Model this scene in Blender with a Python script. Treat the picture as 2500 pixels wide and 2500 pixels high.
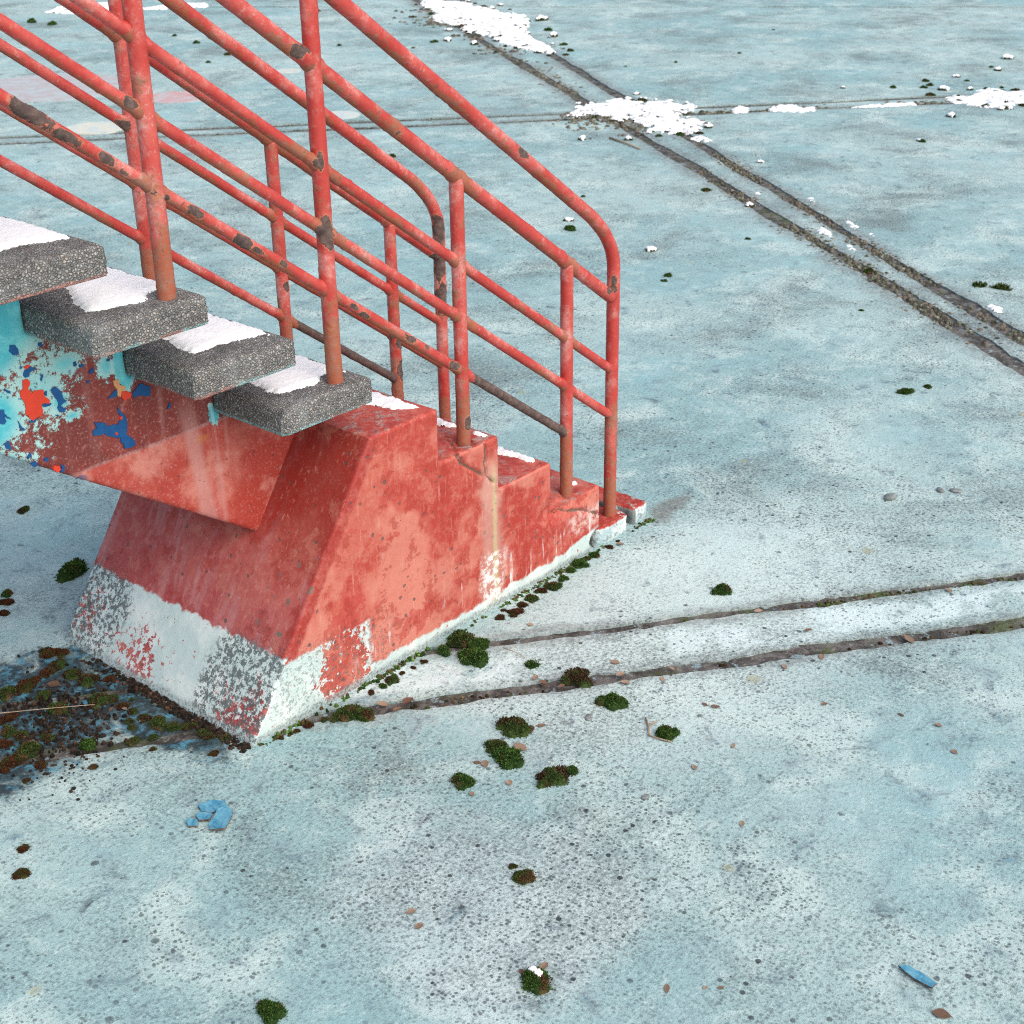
import bpy, bmesh, math, random
import numpy as np
from mathutils import Vector, Matrix, noise
from mathutils.geometry import tessellate_polygon

for o in list(bpy.data.objects): bpy.data.objects.remove(o)
scene = bpy.context.scene
COL = scene.collection

# ---------------------------------------------------------------- camera
cam_data = bpy.data.cameras.new('camera'); cam = bpy.data.objects.new('camera', cam_data); COL.objects.link(cam)
RIGHT = Vector((0.653946, -0.756425, -0.013288)); UP = Vector((0.339982, 0.278141, 0.898359)); FWD = Vector((0.675846, 0.591996, -0.439060))
cm = Matrix((RIGHT, UP, -FWD)).transposed().to_4x4(); cm.translation = Vector((-3.194175, -2.445631, 2.084317))
cam.matrix_world = cm
cam_data.sensor_width = 36; cam_data.lens = 51.991
cam_data.clip_start = 0.05; cam_data.clip_end = 2000
cam_data.dof.use_dof = True; cam_data.dof.focus_distance = 3.55; cam_data.dof.aperture_fstop = 10
scene.camera = cam

# ---------------------------------------------------------------- sky, sun, exposure
SUN_DIR = Vector((-0.08, -0.70, 0.71)).normalized()      # towards the veiled sun
world = bpy.data.worlds.new('World'); scene.world = world; world.use_nodes = True
wn = world.node_tree.nodes; wl = world.node_tree.links
bg = wn['Background']; sky = wn.new('ShaderNodeTexSky'); sky.sky_type = 'NISHITA'; sky.sun_disc = False
sky.sun_elevation = math.asin(SUN_DIR.z); sky.sun_rotation = math.atan2(SUN_DIR.x, SUN_DIR.y)
sky.air_density = 1.0; sky.dust_density = 4.5; sky.ozone_density = 1.0
wl.new(sky.outputs[0], bg.inputs[0]); bg.inputs[1].default_value = 0.15
sd = bpy.data.lights.new('sun', 'SUN'); sd.energy = 1.5; sd.angle = math.radians(100); sd.color = (1.0, 0.995, 0.93)
sun = bpy.data.objects.new('sun', sd); COL.objects.link(sun)
sun.rotation_euler = (-SUN_DIR).to_track_quat('-Z', 'Y').to_euler(); sun.location = (2, -5, 6)
vs = scene.view_settings; vs.view_transform = 'Standard'; vs.look = 'None'; vs.gamma = 1; vs.use_curve_mapping = False
vs.exposure = 0.38
scene.render.engine = 'CYCLES'; scene.cycles.use_denoising = False; scene.cycles.filter_width = 1.1; scene.cycles.use_adaptive_sampling = False; scene.cycles.max_bounces = 4; scene.cycles.diffuse_bounces = 3; scene.cycles.glossy_bounces = 2; scene.cycles.caustics_reflective = False

# ---------------------------------------------------------------- measured layout (metres; x down the flight, y across it)
XB, XT = -1.3733, -0.9237                      # plinth: slanted face at floor and at top
Z1, Z2, Z3, Z4 = 0.2083, 0.3601, 0.5176, 0.6676
X2, X3, X4 = -0.2289, -0.4521, -0.6841
W = 0.795
RUN, RISE = 0.2293, 0.16
ZT, XTR, TDEP, TTH = 0.822, -0.901, 0.287, 0.066  # first loose tread
YN, YF = 0.05, 0.745                           # railing planes
YB0, YB1 = 0.247, 0.548                        # carrying beam
MOSS = [[-1.124, 1.11, 0.0493, "green", "ragged green moss mat growing at the plinth's back edge beside the white paint", None], [-0.985, 1.598, 0.0224, "brown", "small dark moss lump alone on the bare floor under the stair beam", None], [-1.327, 1.146, 0.0185, "green", "small green moss tuft beside a rusty one, left of the plinth", None], [-1.354, 1.103, 0.0199, "rust", "rusty orange moss tuft beside a green one, left of the plinth", None], [-1.397, 1.051, 0.0181, "rust", "rusty moss tuft with a thin pale root, left of the plinth", None], [-1.918, -0.699, 0.0273, "green", "round green moss cushion standing alone, below the flaked blue paint chip", None], [-1.529, -1.028, 0.0342, "greensnow", "round green moss cushion dusted with snow, two leaves stuck to it", None], [-1.317, -0.814, 0.026, "olive", "flat olive moss clump with a tiny tuft and red leaf behind it", None], [-1.301, -0.774, 0.0103, "olive", "tiny dark moss tuft behind the flat olive clump", None], [-0.904, -0.438, 0.0434, "brown", "large brown-topped moss cushion with dry leaves at its side", None], [-0.99, -0.46, 0.0309, "olive", "knobbly olive moss lump touching a greener one, pale leaf beside them", None], [-1.014, -0.511, 0.0381, "green", "bright knobbly green moss lump touching an olive one, pale leaf beside it", None], [-1.005, -0.638, 0.0387, "brown", "ragged brown overturned moss clump beside a small green ball", None], [-0.953, -0.658, 0.02, "green", "small green moss ball pressed against the ragged brown clump", None], [-1.149, -0.49, 0.0273, "green", "upright green moss clump with a curled leaf, nearest the two knobbly lumps", None], [-0.689, -0.736, 0.0286, "green", "glossy green moss cushion next to a bent twig", None], [-0.658, -0.556, 0.0323, "green", "bright green moss cushion beside the dark joint, brown leaf behind it", None], [0.001, -0.446, 0.0306, "green", "smooth oval green moss cushion alone on the pale floor beyond the joints", None], [-0.628, -0.413, 0.0388, "brown", "brown and green moss hump sitting on the dark floor joint", None], [-0.682, -0.05, 0.0406, "olive", "olive moss cushion, middle of the big cluster at the plinth's foot", None], [-0.73, -0.141, 0.0383, "green", "rounded dark green moss cushion, foremost of the big cluster at the plinth's foot", None], [-0.752, -0.052, 0.0229, "green", "small green moss knob, edge of the big cluster at the plinth's foot", None], [-0.662, -0.104, 0.0274, "green", "green moss cushion with a pale leaf, at the joint end of the big cluster", None], [-0.654, -0.281, 0.0183, "spiky", "small spiky green moss tuft alone between the two dark joints", None], [-1.119, -0.079, 0.0375, "olive", "olive moss cushion where the dark joint meets the plinth's foot", None], [-1.103, -0.116, 0.0307, "green", "bright green moss dome where the dark joint meets the plinth's foot", None], [-1.149, -0.065, 0.02, "olive", "low olive moss tuft tucked against the plinth beside two larger cushions", None], [-0.945, -0.048, 0.0194, "brown", "small brown moss tuft by the plinth's white foot, above the joint", None], [1.743, -0.119, 0.0283, "green", "flat green moss patch beside a smaller one on the open floor", None], [1.851, -0.159, 0.0153, "green", "small green moss tuft beside a flat patch on the open floor", None], [3.168, 0.246, 0.0318, "grass", "pale green low weed tuft beyond the double joint, smaller of two", None], [3.205, 0.155, 0.0366, "grass", "pale green low weed tuft beyond the double joint, wider of two", None], [-1.218, -0.036, 0.0132, "rust", "small moss tuft wedged in the gap along the red plinth's foot", "moss tufts along the plinth foot"], [-1.256, -0.031, 0.0092, "rust", "small moss tuft wedged in the gap along the red plinth's foot", "moss tufts along the plinth foot"], [-1.18, -0.047, 0.0106, "olive", "small moss tuft wedged in the gap along the red plinth's foot", "moss tufts along the plinth foot"], [-0.977, -0.049, 0.011, "green", "small moss tuft wedged in the gap along the red plinth's foot", "moss tufts along the plinth foot"], [-1.017, -0.047, 0.0096, "rust", "small moss tuft wedged in the gap along the red plinth's foot", "moss tufts along the plinth foot"], [-0.897, -0.043, 0.0084, "rust", "small moss tuft wedged in the gap along the red plinth's foot", "moss tufts along the plinth foot"], [-0.516, -0.052, 0.0149, "rust", "small moss tuft wedged in the gap along the red plinth's foot", "moss tufts along the plinth foot"], [-0.472, -0.064, 0.0224, "rust", "small moss tuft wedged in the gap along the red plinth's foot", "moss tufts along the plinth foot"], [-0.48, -0.031, 0.0105, "rust", "small moss tuft wedged in the gap along the red plinth's foot", "moss tufts along the plinth foot"], [-0.426, -0.054, 0.0166, "rust", "small moss tuft wedged in the gap along the red plinth's foot", "moss tufts along the plinth foot"], [-0.382, -0.052, 0.0198, "olive", "small moss tuft wedged in the gap along the red plinth's foot", "moss tufts along the plinth foot"], [-0.328, -0.041, 0.0169, "rust", "small moss tuft wedged in the gap along the red plinth's foot", "moss tufts along the plinth foot"], [-0.287, -0.054, 0.0262, "olive", "small moss tuft wedged in the gap along the red plinth's foot", "moss tufts along the plinth foot"], [-0.23, -0.044, 0.0156, "green", "small moss tuft wedged in the gap along the red plinth's foot", "moss tufts along the plinth foot"], [-0.176, -0.033, 0.0173, "green", "small moss tuft wedged in the gap along the red plinth's foot", "moss tufts along the plinth foot"], [-0.13, -0.028, 0.027, "green", "small moss tuft wedged in the gap along the red plinth's foot", "moss tufts along the plinth foot"], [-0.087, -0.022, 0.0128, "olive", "small moss tuft wedged in the gap along the red plinth's foot", "moss tufts along the plinth foot"], [-0.057, -0.027, 0.0209, "green", "small moss tuft wedged in the gap along the red plinth's foot", "moss tufts along the plinth foot"], [0.016, -0.027, 0.013, "rust", "small moss tuft wedged in the gap along the red plinth's foot", "moss tufts along the plinth foot"], [-1.3, -0.021, 0.0091, "rust", "small moss tuft wedged in the gap along the red plinth's foot", "moss tufts along the plinth foot"], [0.065, -0.021, 0.0082, "rust", "small moss tuft wedged in the gap along the red plinth's foot", "moss tufts along the plinth foot"], [-0.822, -0.048, 0.0099, "rust", "small moss tuft wedged in the gap along the red plinth's foot", "moss tufts along the plinth foot"], [-0.86, -0.046, 0.007, "rust", "small moss tuft wedged in the gap along the red plinth's foot", "moss tufts along the plinth foot"], [-1.275, -0.028, 0.0078, "olive", "small moss tuft wedged in the gap along the red plinth's foot", "moss tufts along the plinth foot"], [-1.438, 0.759, 0.0289, "rust", "rusty brown moss clump in the damp litter behind the plinth, large one", "moss clumps behind the plinth, rust large"], [-1.462, 0.692, 0.0253, "brown", "dark brown moss clump in the damp litter behind the plinth, large one", "moss clumps behind the plinth, brown large"], [-1.464, 0.619, 0.0272, "brown", "dark brown moss clump in the damp litter behind the plinth, large one", "moss clumps behind the plinth, brown large"], [-1.452, 0.567, 0.0298, "brown", "dark brown moss clump in the damp litter behind the plinth, large one", "moss clumps behind the plinth, brown large"], [-1.62, 0.678, 0.0276, "olive", "dark olive moss clump in the damp litter behind the plinth, large one", "moss clumps behind the plinth, olive large"], [-1.571, 0.667, 0.0296, "rust", "rusty brown moss clump in the damp litter behind the plinth, large one", "moss clumps behind the plinth, rust large"], [-1.566, 0.595, 0.0222, "brown", "dark brown moss clump in the damp litter behind the plinth, middling one", "moss clumps behind the plinth, brown middling"], [-1.578, 0.509, 0.0271, "olive", "dark olive moss clump in the damp litter behind the plinth, large one", "moss clumps behind the plinth, olive large"], [-1.489, 0.463, 0.0291, "brown", "dark brown moss clump in the damp litter behind the plinth, large one", "moss clumps behind the plinth, brown large"], [-1.684, 0.572, 0.0225, "rust", "rusty brown moss clump in the damp litter behind the plinth, middling one", "moss clumps behind the plinth, rust middling"], [-1.72, 0.518, 0.0222, "olive", "dark olive moss clump in the damp litter behind the plinth, middling one", "moss clumps behind the plinth, olive middling"], [-1.731, 0.409, 0.0335, "olive", "dark olive moss clump in the damp litter behind the plinth, large one", "moss clumps behind the plinth, olive large"], [-1.672, 0.418, 0.0178, "brown", "dark brown moss clump in the damp litter behind the plinth, middling one", "moss clumps behind the plinth, brown middling"], [-1.792, 0.404, 0.0231, "rust", "rusty brown moss clump in the damp litter behind the plinth, large one", "moss clumps behind the plinth, rust large"], [-1.747, 0.335, 0.0165, "rust", "rusty brown moss clump in the damp litter behind the plinth, middling one", "moss clumps behind the plinth, rust middling"], [-1.626, 0.316, 0.0244, "green", "green moss clump in the damp litter behind the plinth, large one", "moss clumps behind the plinth, green large"], [-1.669, 0.23, 0.0115, "olive", "dark olive moss clump in the damp litter behind the plinth, small one", "moss clumps behind the plinth, olive small"], [-1.498, 0.323, 0.0129, "brown", "dark brown moss clump in the damp litter behind the plinth, small one", "moss clumps behind the plinth, brown small"], [-1.51, 0.298, 0.0111, "brown", "dark brown moss clump in the damp litter behind the plinth, small one", "moss clumps behind the plinth, brown small"], [-1.458, 0.258, 0.0266, "olive", "dark olive moss clump in the damp litter behind the plinth, large one", "moss clumps behind the plinth, olive large"], [-1.444, 0.219, 0.0205, "olive", "dark olive moss clump in the damp litter behind the plinth, middling one", "moss clumps behind the plinth, olive middling"], [-1.541, 0.247, 0.0143, "olive", "dark olive moss clump in the damp litter behind the plinth, small one", "moss clumps behind the plinth, olive small"], [-1.501, 0.224, 0.011, "olive", "dark olive moss clump in the damp litter behind the plinth, small one", "moss clumps behind the plinth, olive small"], [-1.449, 0.053, 0.0125, "rust", "rusty brown moss clump in the damp litter behind the plinth, small one", "moss clumps behind the plinth, rust small"], [-1.424, 0.2, 0.0128, "brown", "dark brown moss clump in the damp litter behind the plinth, small one", "moss clumps behind the plinth, brown small"], [-1.802, 0.307, 0.0097, "rust", "rusty brown moss clump in the damp litter behind the plinth, small one", "moss clumps behind the plinth, rust small"], [-1.462, 0.445, 0.0177, "brown", "dark brown moss clump in the damp litter behind the plinth, middling one", "moss clumps behind the plinth, brown middling"], [-1.433, 0.403, 0.0079, "olive", "dark olive moss clump in the damp litter behind the plinth, small one", "moss clumps behind the plinth, olive small"], [-1.416, 0.733, 0.0186, "rust", "rusty brown moss clump in the damp litter behind the plinth, middling one", "moss clumps behind the plinth, rust middling"], [-1.411, 0.189, 0.0171, "brown", "dark brown moss clump in the damp litter behind the plinth, middling one", "moss clumps behind the plinth, brown middling"], [-1.41, 0.116, 0.0169, "brown", "dark brown moss clump in the damp litter behind the plinth, middling one", "moss clumps behind the plinth, brown middling"], [-1.533, 0.181, 0.0092, "brown", "dark brown moss clump in the damp litter behind the plinth, small one", "moss clumps behind the plinth, brown small"], [-1.414, 0.529, 0.0181, "rust", "rusty brown moss clump in the damp litter behind the plinth, middling one", "moss clumps behind the plinth, rust middling"], [-1.467, 0.397, 0.0158, "rust", "rusty brown moss clump in the damp litter behind the plinth, small one", "moss clumps behind the plinth, rust small"], [-1.464, 0.353, 0.0148, "brown", "dark brown moss clump in the damp litter behind the plinth, small one", "moss clumps behind the plinth, brown small"], [-1.464, 0.305, 0.0173, "brown", "dark brown moss clump in the damp litter behind the plinth, middling one", "moss clumps behind the plinth, brown middling"], [-1.411, 0.144, 0.0153, "olive", "dark olive moss clump in the damp litter behind the plinth, small one", "moss clumps behind the plinth, olive small"], [-1.39, 0.082, 0.0118, "olive", "dark olive moss clump in the damp litter behind the plinth, small one", "moss clumps behind the plinth, olive small"], [-1.753, 0.483, 0.0185, "rust", "rusty brown moss clump in the damp litter behind the plinth, middling one", "moss clumps behind the plinth, rust middling"], [-1.768, 0.4, 0.0216, "rust", "rusty brown moss clump in the damp litter behind the plinth, middling one", "moss clumps behind the plinth, rust middling"], [-1.817, 0.388, 0.0189, "rust", "rusty brown moss clump in the damp litter behind the plinth, middling one", "moss clumps behind the plinth, rust middling"], [-1.707, 0.479, 0.0187, "brown", "dark brown moss clump in the damp litter behind the plinth, middling one", "moss clumps behind the plinth, brown middling"], [-1.543, 0.675, 0.0208, "rust", "rusty brown moss clump in the damp litter behind the plinth, middling one", "moss clumps behind the plinth, rust middling"], [-1.502, 0.684, 0.0209, "rust", "rusty brown moss clump in the damp litter behind the plinth, middling one", "moss clumps behind the plinth, rust middling"], [-1.951, 0.093, 0.014, "rust", "rusty moss scrap alone on the floor away from the plinth", None], [-1.996, 0.022, 0.0194, "rust", "dark rust-brown moss lump just beyond the rusty scrap", None], [3.413, 4.308, 0.027, "green", "small green moss tuft on the open concrete floor beyond the railing", "far moss tufts"], [4.548, 3.669, 0.0316, "snow", "snow-capped moss tuft on the open concrete floor beyond the railing", "far moss tufts with snow"], [4.717, 3.42, 0.0315, "snow", "snow-capped moss tuft on the open concrete floor beyond the railing", "far moss tufts with snow"], [3.894, 2.244, 0.0274, "green", "small green moss tuft on the open concrete floor beyond the railing", "far moss tufts"], [3.758, 1.871, 0.0264, "snow", "snow-capped moss tuft on the open concrete floor beyond the railing", "far moss tufts with snow"], [2.711, 1.777, 0.0293, "snow", "snow-capped moss tuft on the open concrete floor beyond the railing", "far moss tufts with snow"], [2.897, 2.466, 0.0257, "snow", "snow-capped moss tuft on the open concrete floor beyond the railing", "far moss tufts with snow"], [2.767, 2.34, 0.0364, "green", "small green moss tuft on the open concrete floor beyond the railing", "far moss tufts"], [2.413, 1.455, 0.0202, "green", "small green moss tuft on the open concrete floor beyond the railing", "far moss tufts"], [2.336, 1.424, 0.015, "green", "small green moss tuft on the open concrete floor beyond the railing", "far moss tufts"], [3.06, 0.751, 0.0278, "green", "small green moss tuft on the open concrete floor beyond the railing", "far moss tufts"], [5.827, 1.898, 0.0207, "snow", "snow-capped moss tuft on the open concrete floor beyond the railing", "far moss tufts with snow"], [7.188, 3.229, 0.0243, "snow", "snow-capped moss tuft on the open concrete floor beyond the railing", "far moss tufts with snow"], [7.429, 2.933, 0.0284, "green", "small green moss tuft on the open concrete floor beyond the railing", "far moss tufts"], [7.817, 2.865, 0.0289, "green", "small green moss tuft on the open concrete floor beyond the railing", "far moss tufts"], [7.564, 2.751, 0.0283, "green", "small green moss tuft on the open concrete floor beyond the railing", "far moss tufts"], [7.676, 2.75, 0.0285, "green", "small green moss tuft on the open concrete floor beyond the railing", "far moss tufts"], [7.569, 2.597, 0.0443, "snow", "snow-capped moss tuft on the open concrete floor beyond the railing", "far moss tufts with snow"], [8.136, 2.75, 0.0293, "snow", "snow-capped moss tuft on the open concrete floor beyond the railing", "far moss tufts with snow"], [8.017, 2.614, 0.0206, "green", "small green moss tuft on the open concrete floor beyond the railing", "far moss tufts"], [7.69, 2.433, 0.0281, "snow", "snow-capped moss tuft on the open concrete floor beyond the railing", "far moss tufts with snow"], [7.31, 2.567, 0.0356, "green", "small green moss tuft on the open concrete floor beyond the railing", "far moss tufts"], [7.901, 2.276, 0.0201, "green", "small green moss tuft on the open concrete floor beyond the railing", "far moss tufts"], [9.187, 2.819, 0.0491, "snow", "snow-capped moss tuft on the open concrete floor beyond the railing", "far moss tufts with snow"], [8.603, 2.629, 0.0385, "snow", "snow-capped moss tuft on the open concrete floor beyond the railing", "far moss tufts with snow"], [8.712, 2.733, 0.0216, "green", "small green moss tuft on the open concrete floor beyond the railing", "far moss tufts"], [6.676, 2.09, 0.0369, "snow", "snow-capped moss tuft on the open concrete floor beyond the railing", "far moss tufts with snow"], [9.459, 5.248, 0.0151, "green", "small green moss tuft on the open concrete floor beyond the railing", "far moss tufts"], [4.692, 2.385, 0.0196, "snow", "snow-capped moss tuft on the open concrete floor beyond the railing", "far moss tufts with snow"], [3.181, 1.511, 0.0163, "green", "small green moss tuft on the open concrete floor beyond the railing", "far moss tufts"], [5.82, 1.876, 0.0241, "green", "small green moss tuft on the open concrete floor beyond the railing", "far moss tufts"], [2.517, 0.494, 0.0117, "green", "small green moss tuft on the open concrete floor beyond the railing", "far moss tufts"], [5.829, 9.665, 0.0255, "green", "small green moss tuft on the open concrete floor beyond the railing", "far moss tufts"], [7.848, 9.852, 0.0281, "green", "small green moss tuft on the open concrete floor beyond the railing", "far moss tufts"], [5.546, 11.66, 0.0547, "green", "small green moss tuft on the open concrete floor beyond the railing", "far moss tufts"], [5.586, 11.342, 0.0541, "green", "small green moss tuft on the open concrete floor beyond the railing", "far moss tufts"], [7.847, 7.864, 0.0208, "green", "small green moss tuft on the open concrete floor beyond the railing", "far moss tufts"], [7.149, 7.318, 0.0443, "snow", "snow-capped moss tuft on the open concrete floor beyond the railing", "far moss tufts with snow"], [7.129, 6.969, 0.0436, "snow", "snow-capped moss tuft on the open concrete floor beyond the railing", "far moss tufts with snow"], [7.018, 7.362, 0.0343, "green", "small green moss tuft on the open concrete floor beyond the railing", "far moss tufts"], [7.642, 7.535, 0.0254, "green", "small green moss tuft on the open concrete floor beyond the railing", "far moss tufts"], [8.281, 7.347, 0.0312, "green", "small green moss tuft on the open concrete floor beyond the railing", "far moss tufts"], [8.186, 6.966, 0.0408, "green", "small green moss tuft on the open concrete floor beyond the railing", "far moss tufts"], [7.942, 6.7, 0.0499, "snow", "snow-capped moss tuft on the open concrete floor beyond the railing", "far moss tufts with snow"], [7.344, 6.027, 0.0329, "green", "small green moss tuft on the open concrete floor beyond the railing", "far moss tufts"], [7.15, 5.913, 0.0277, "green", "small green moss tuft on the open concrete floor beyond the railing", "far moss tufts"], [5.665, 9.135, 0.0346, "green", "small green moss tuft on the open concrete floor beyond the railing", "far moss tufts"], [5.399, 8.35, 0.0377, "green", "small green moss tuft on the open concrete floor beyond the railing", "far moss tufts"], [5.033, 8.168, 0.0229, "green", "small green moss tuft on the open concrete floor beyond the railing", "far moss tufts"], [3.354, 2.719, 0.0151, "green", "small green moss tuft on the open concrete floor beyond the railing", "far moss tufts"], [6.355, 7.934, 0.0243, "green", "small green moss tuft on the open concrete floor beyond the railing", "far moss tufts"], [6.651, 7.276, 0.0191, "green", "small green moss tuft on the open concrete floor beyond the railing", "far moss tufts"], [8.677, 7.475, 0.0587, "snow", "snow-capped moss tuft on the open concrete floor beyond the railing", "far moss tufts with snow"], [6.902, 6.511, 0.0234, "green", "small green moss tuft on the open concrete floor beyond the railing", "far moss tufts"], [8.11, 4.758, 0.0184, "green", "small green moss tuft on the open concrete floor beyond the railing", "far moss tufts"], [6.991, 5.149, 0.0132, "green", "small green moss tuft on the open concrete floor beyond the railing", "far moss tufts"], [7.404, 4.931, 0.0179, "green", "small green moss tuft on the open concrete floor beyond the railing", "far moss tufts"]]
SNOW = [["long ragged snow drift lying along the far floor joint", [[9.098, 9.564], [9.335, 9.07], [9.064, 8.725], [9.107, 8.544], [8.851, 8.106], [8.885, 7.836], [8.45, 7.4], [7.988, 7.074], [7.688, 6.675], [7.443, 6.331], [7.221, 6.071], [7.124, 6.048], [7.179, 6.288], [7.163, 6.473], [7.256, 6.674], [7.508, 7.103], [7.669, 7.616], [7.826, 7.782], [8.031, 7.789], [7.856, 8.037], [8.028, 8.41], [8.481, 8.746], [8.75, 9.177]], 0.035], ["large lumpy snow patch where the two floor joints cross", [[5.106, 4.263], [5.538, 4.42], [5.613, 4.321], [5.815, 4.381], [5.822, 4.26], [5.836, 4.13], [5.951, 3.922], [5.949, 3.71], [5.811, 3.631], [5.645, 3.647], [5.483, 3.563], [5.554, 3.469], [5.473, 3.286], [5.252, 3.206], [5.176, 3.127], [5.149, 3.162], [5.064, 3.186], [5.009, 3.257], [5.01, 3.48], [5.131, 3.597], [5.213, 3.774], [5.189, 3.904], [5.188, 4.053], [5.145, 4.111], [5.057, 4.178]], 0.035], ["narrow snow scrap at the corner of the large crossing patch", [[4.998, 3.14], [5.118, 3.114], [5.041, 2.955], [4.983, 2.903], [4.958, 2.979]], 0.02], ["short snow strip on the far joint, nearer the large crossing patch", [[5.988, 3.46], [6.141, 3.479], [6.107, 3.367], [5.967, 3.295], [5.872, 3.358]], 0.02], ["longer snow strip on the far joint, between short strip and broken drift", [[6.166, 3.262], [6.317, 3.285], [6.42, 3.187], [6.342, 3.079], [6.421, 3.013], [6.295, 2.922], [6.177, 2.989], [6.078, 3.172]], 0.02], ["thin broken snow line on the far joint", [[6.566, 2.82], [6.738, 2.761], [6.872, 2.663], [7.01, 2.532], [6.918, 2.469], [6.771, 2.559], [6.612, 2.693]], 0.012], ["wide lumpy snow drift on the far joint, thickest to its end", [[7.217, 2.419], [7.377, 2.413], [7.489, 2.332], [7.724, 2.375], [7.862, 2.337], [7.789, 2.187], [7.865, 2.084], [7.99, 1.944], [7.556, 1.762], [7.412, 1.887], [7.274, 1.94], [7.147, 1.978], [7.058, 2.033], [7.132, 2.196], [7.1, 2.278]], 0.035], ["small snow lump in the double joint", [[3.584, 1.348], [3.644, 1.339], [3.548, 1.227], [3.488, 1.187], [3.486, 1.229], [3.509, 1.291]], 0.02], ["tiny snow lump in the double joint", [[3.396, 1.07], [3.427, 1.061], [3.355, 0.979], [3.309, 0.965], [3.339, 1.018]], 0.02], ["rounded snow knob on the double joint", [[4.095, 1.709], [4.15, 1.708], [4.102, 1.645], [4.045, 1.619], [4.04, 1.663]], 0.02], ["broken snow lump on the far line of the double joint", [[3.784, 1.299], [3.842, 1.294], [3.73, 1.162], [3.672, 1.149], [3.711, 1.22]], 0.02], ["thin snow scrap on the far line of the double joint", [[3.652, 1.095], [3.687, 1.077], [3.649, 1.021], [3.604, 1.026]], 0.012], ["smooth white snow slab beside the double joint", [[2.925, 0.103], [2.972, 0.102], [2.948, 0.051], [2.919, 0.006], [2.86, -0.004], [2.853, 0.042]], 0.03], ["small snow speck in the double joint near the crossing", [[4.017, 2.008], [4.068, 2.005], [4.034, 1.953], [3.989, 1.948]], 0.012], ["snow line on the farthest floor joint behind the railing", [[6.053, 12.214], [6.424, 12.503], [6.669, 12.461], [7.016, 12.357], [6.947, 11.677], [7.319, 11.603], [7.617, 11.33], [7.37, 11.068], [6.913, 11.351], [6.805, 11.58], [6.18, 11.747]], 0.03]]
CRACK3 = [[-0.508, 0.515], [-0.503, 0.479], [-0.51, 0.45], [-0.502, 0.416], [-0.468, 0.382], [-0.465, 0.346]]
CRACK3b = [[-0.596, 0.536], [-0.616, 0.512], [-0.601, 0.488], [-0.556, 0.454], [-0.511, 0.419]]
CRACK1 = [[-0.227, 0.231], [-0.189, 0.196], [-0.149, 0.174], [-0.089, 0.159], [-0.048, 0.136], [-0.006, 0.114]]
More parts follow.
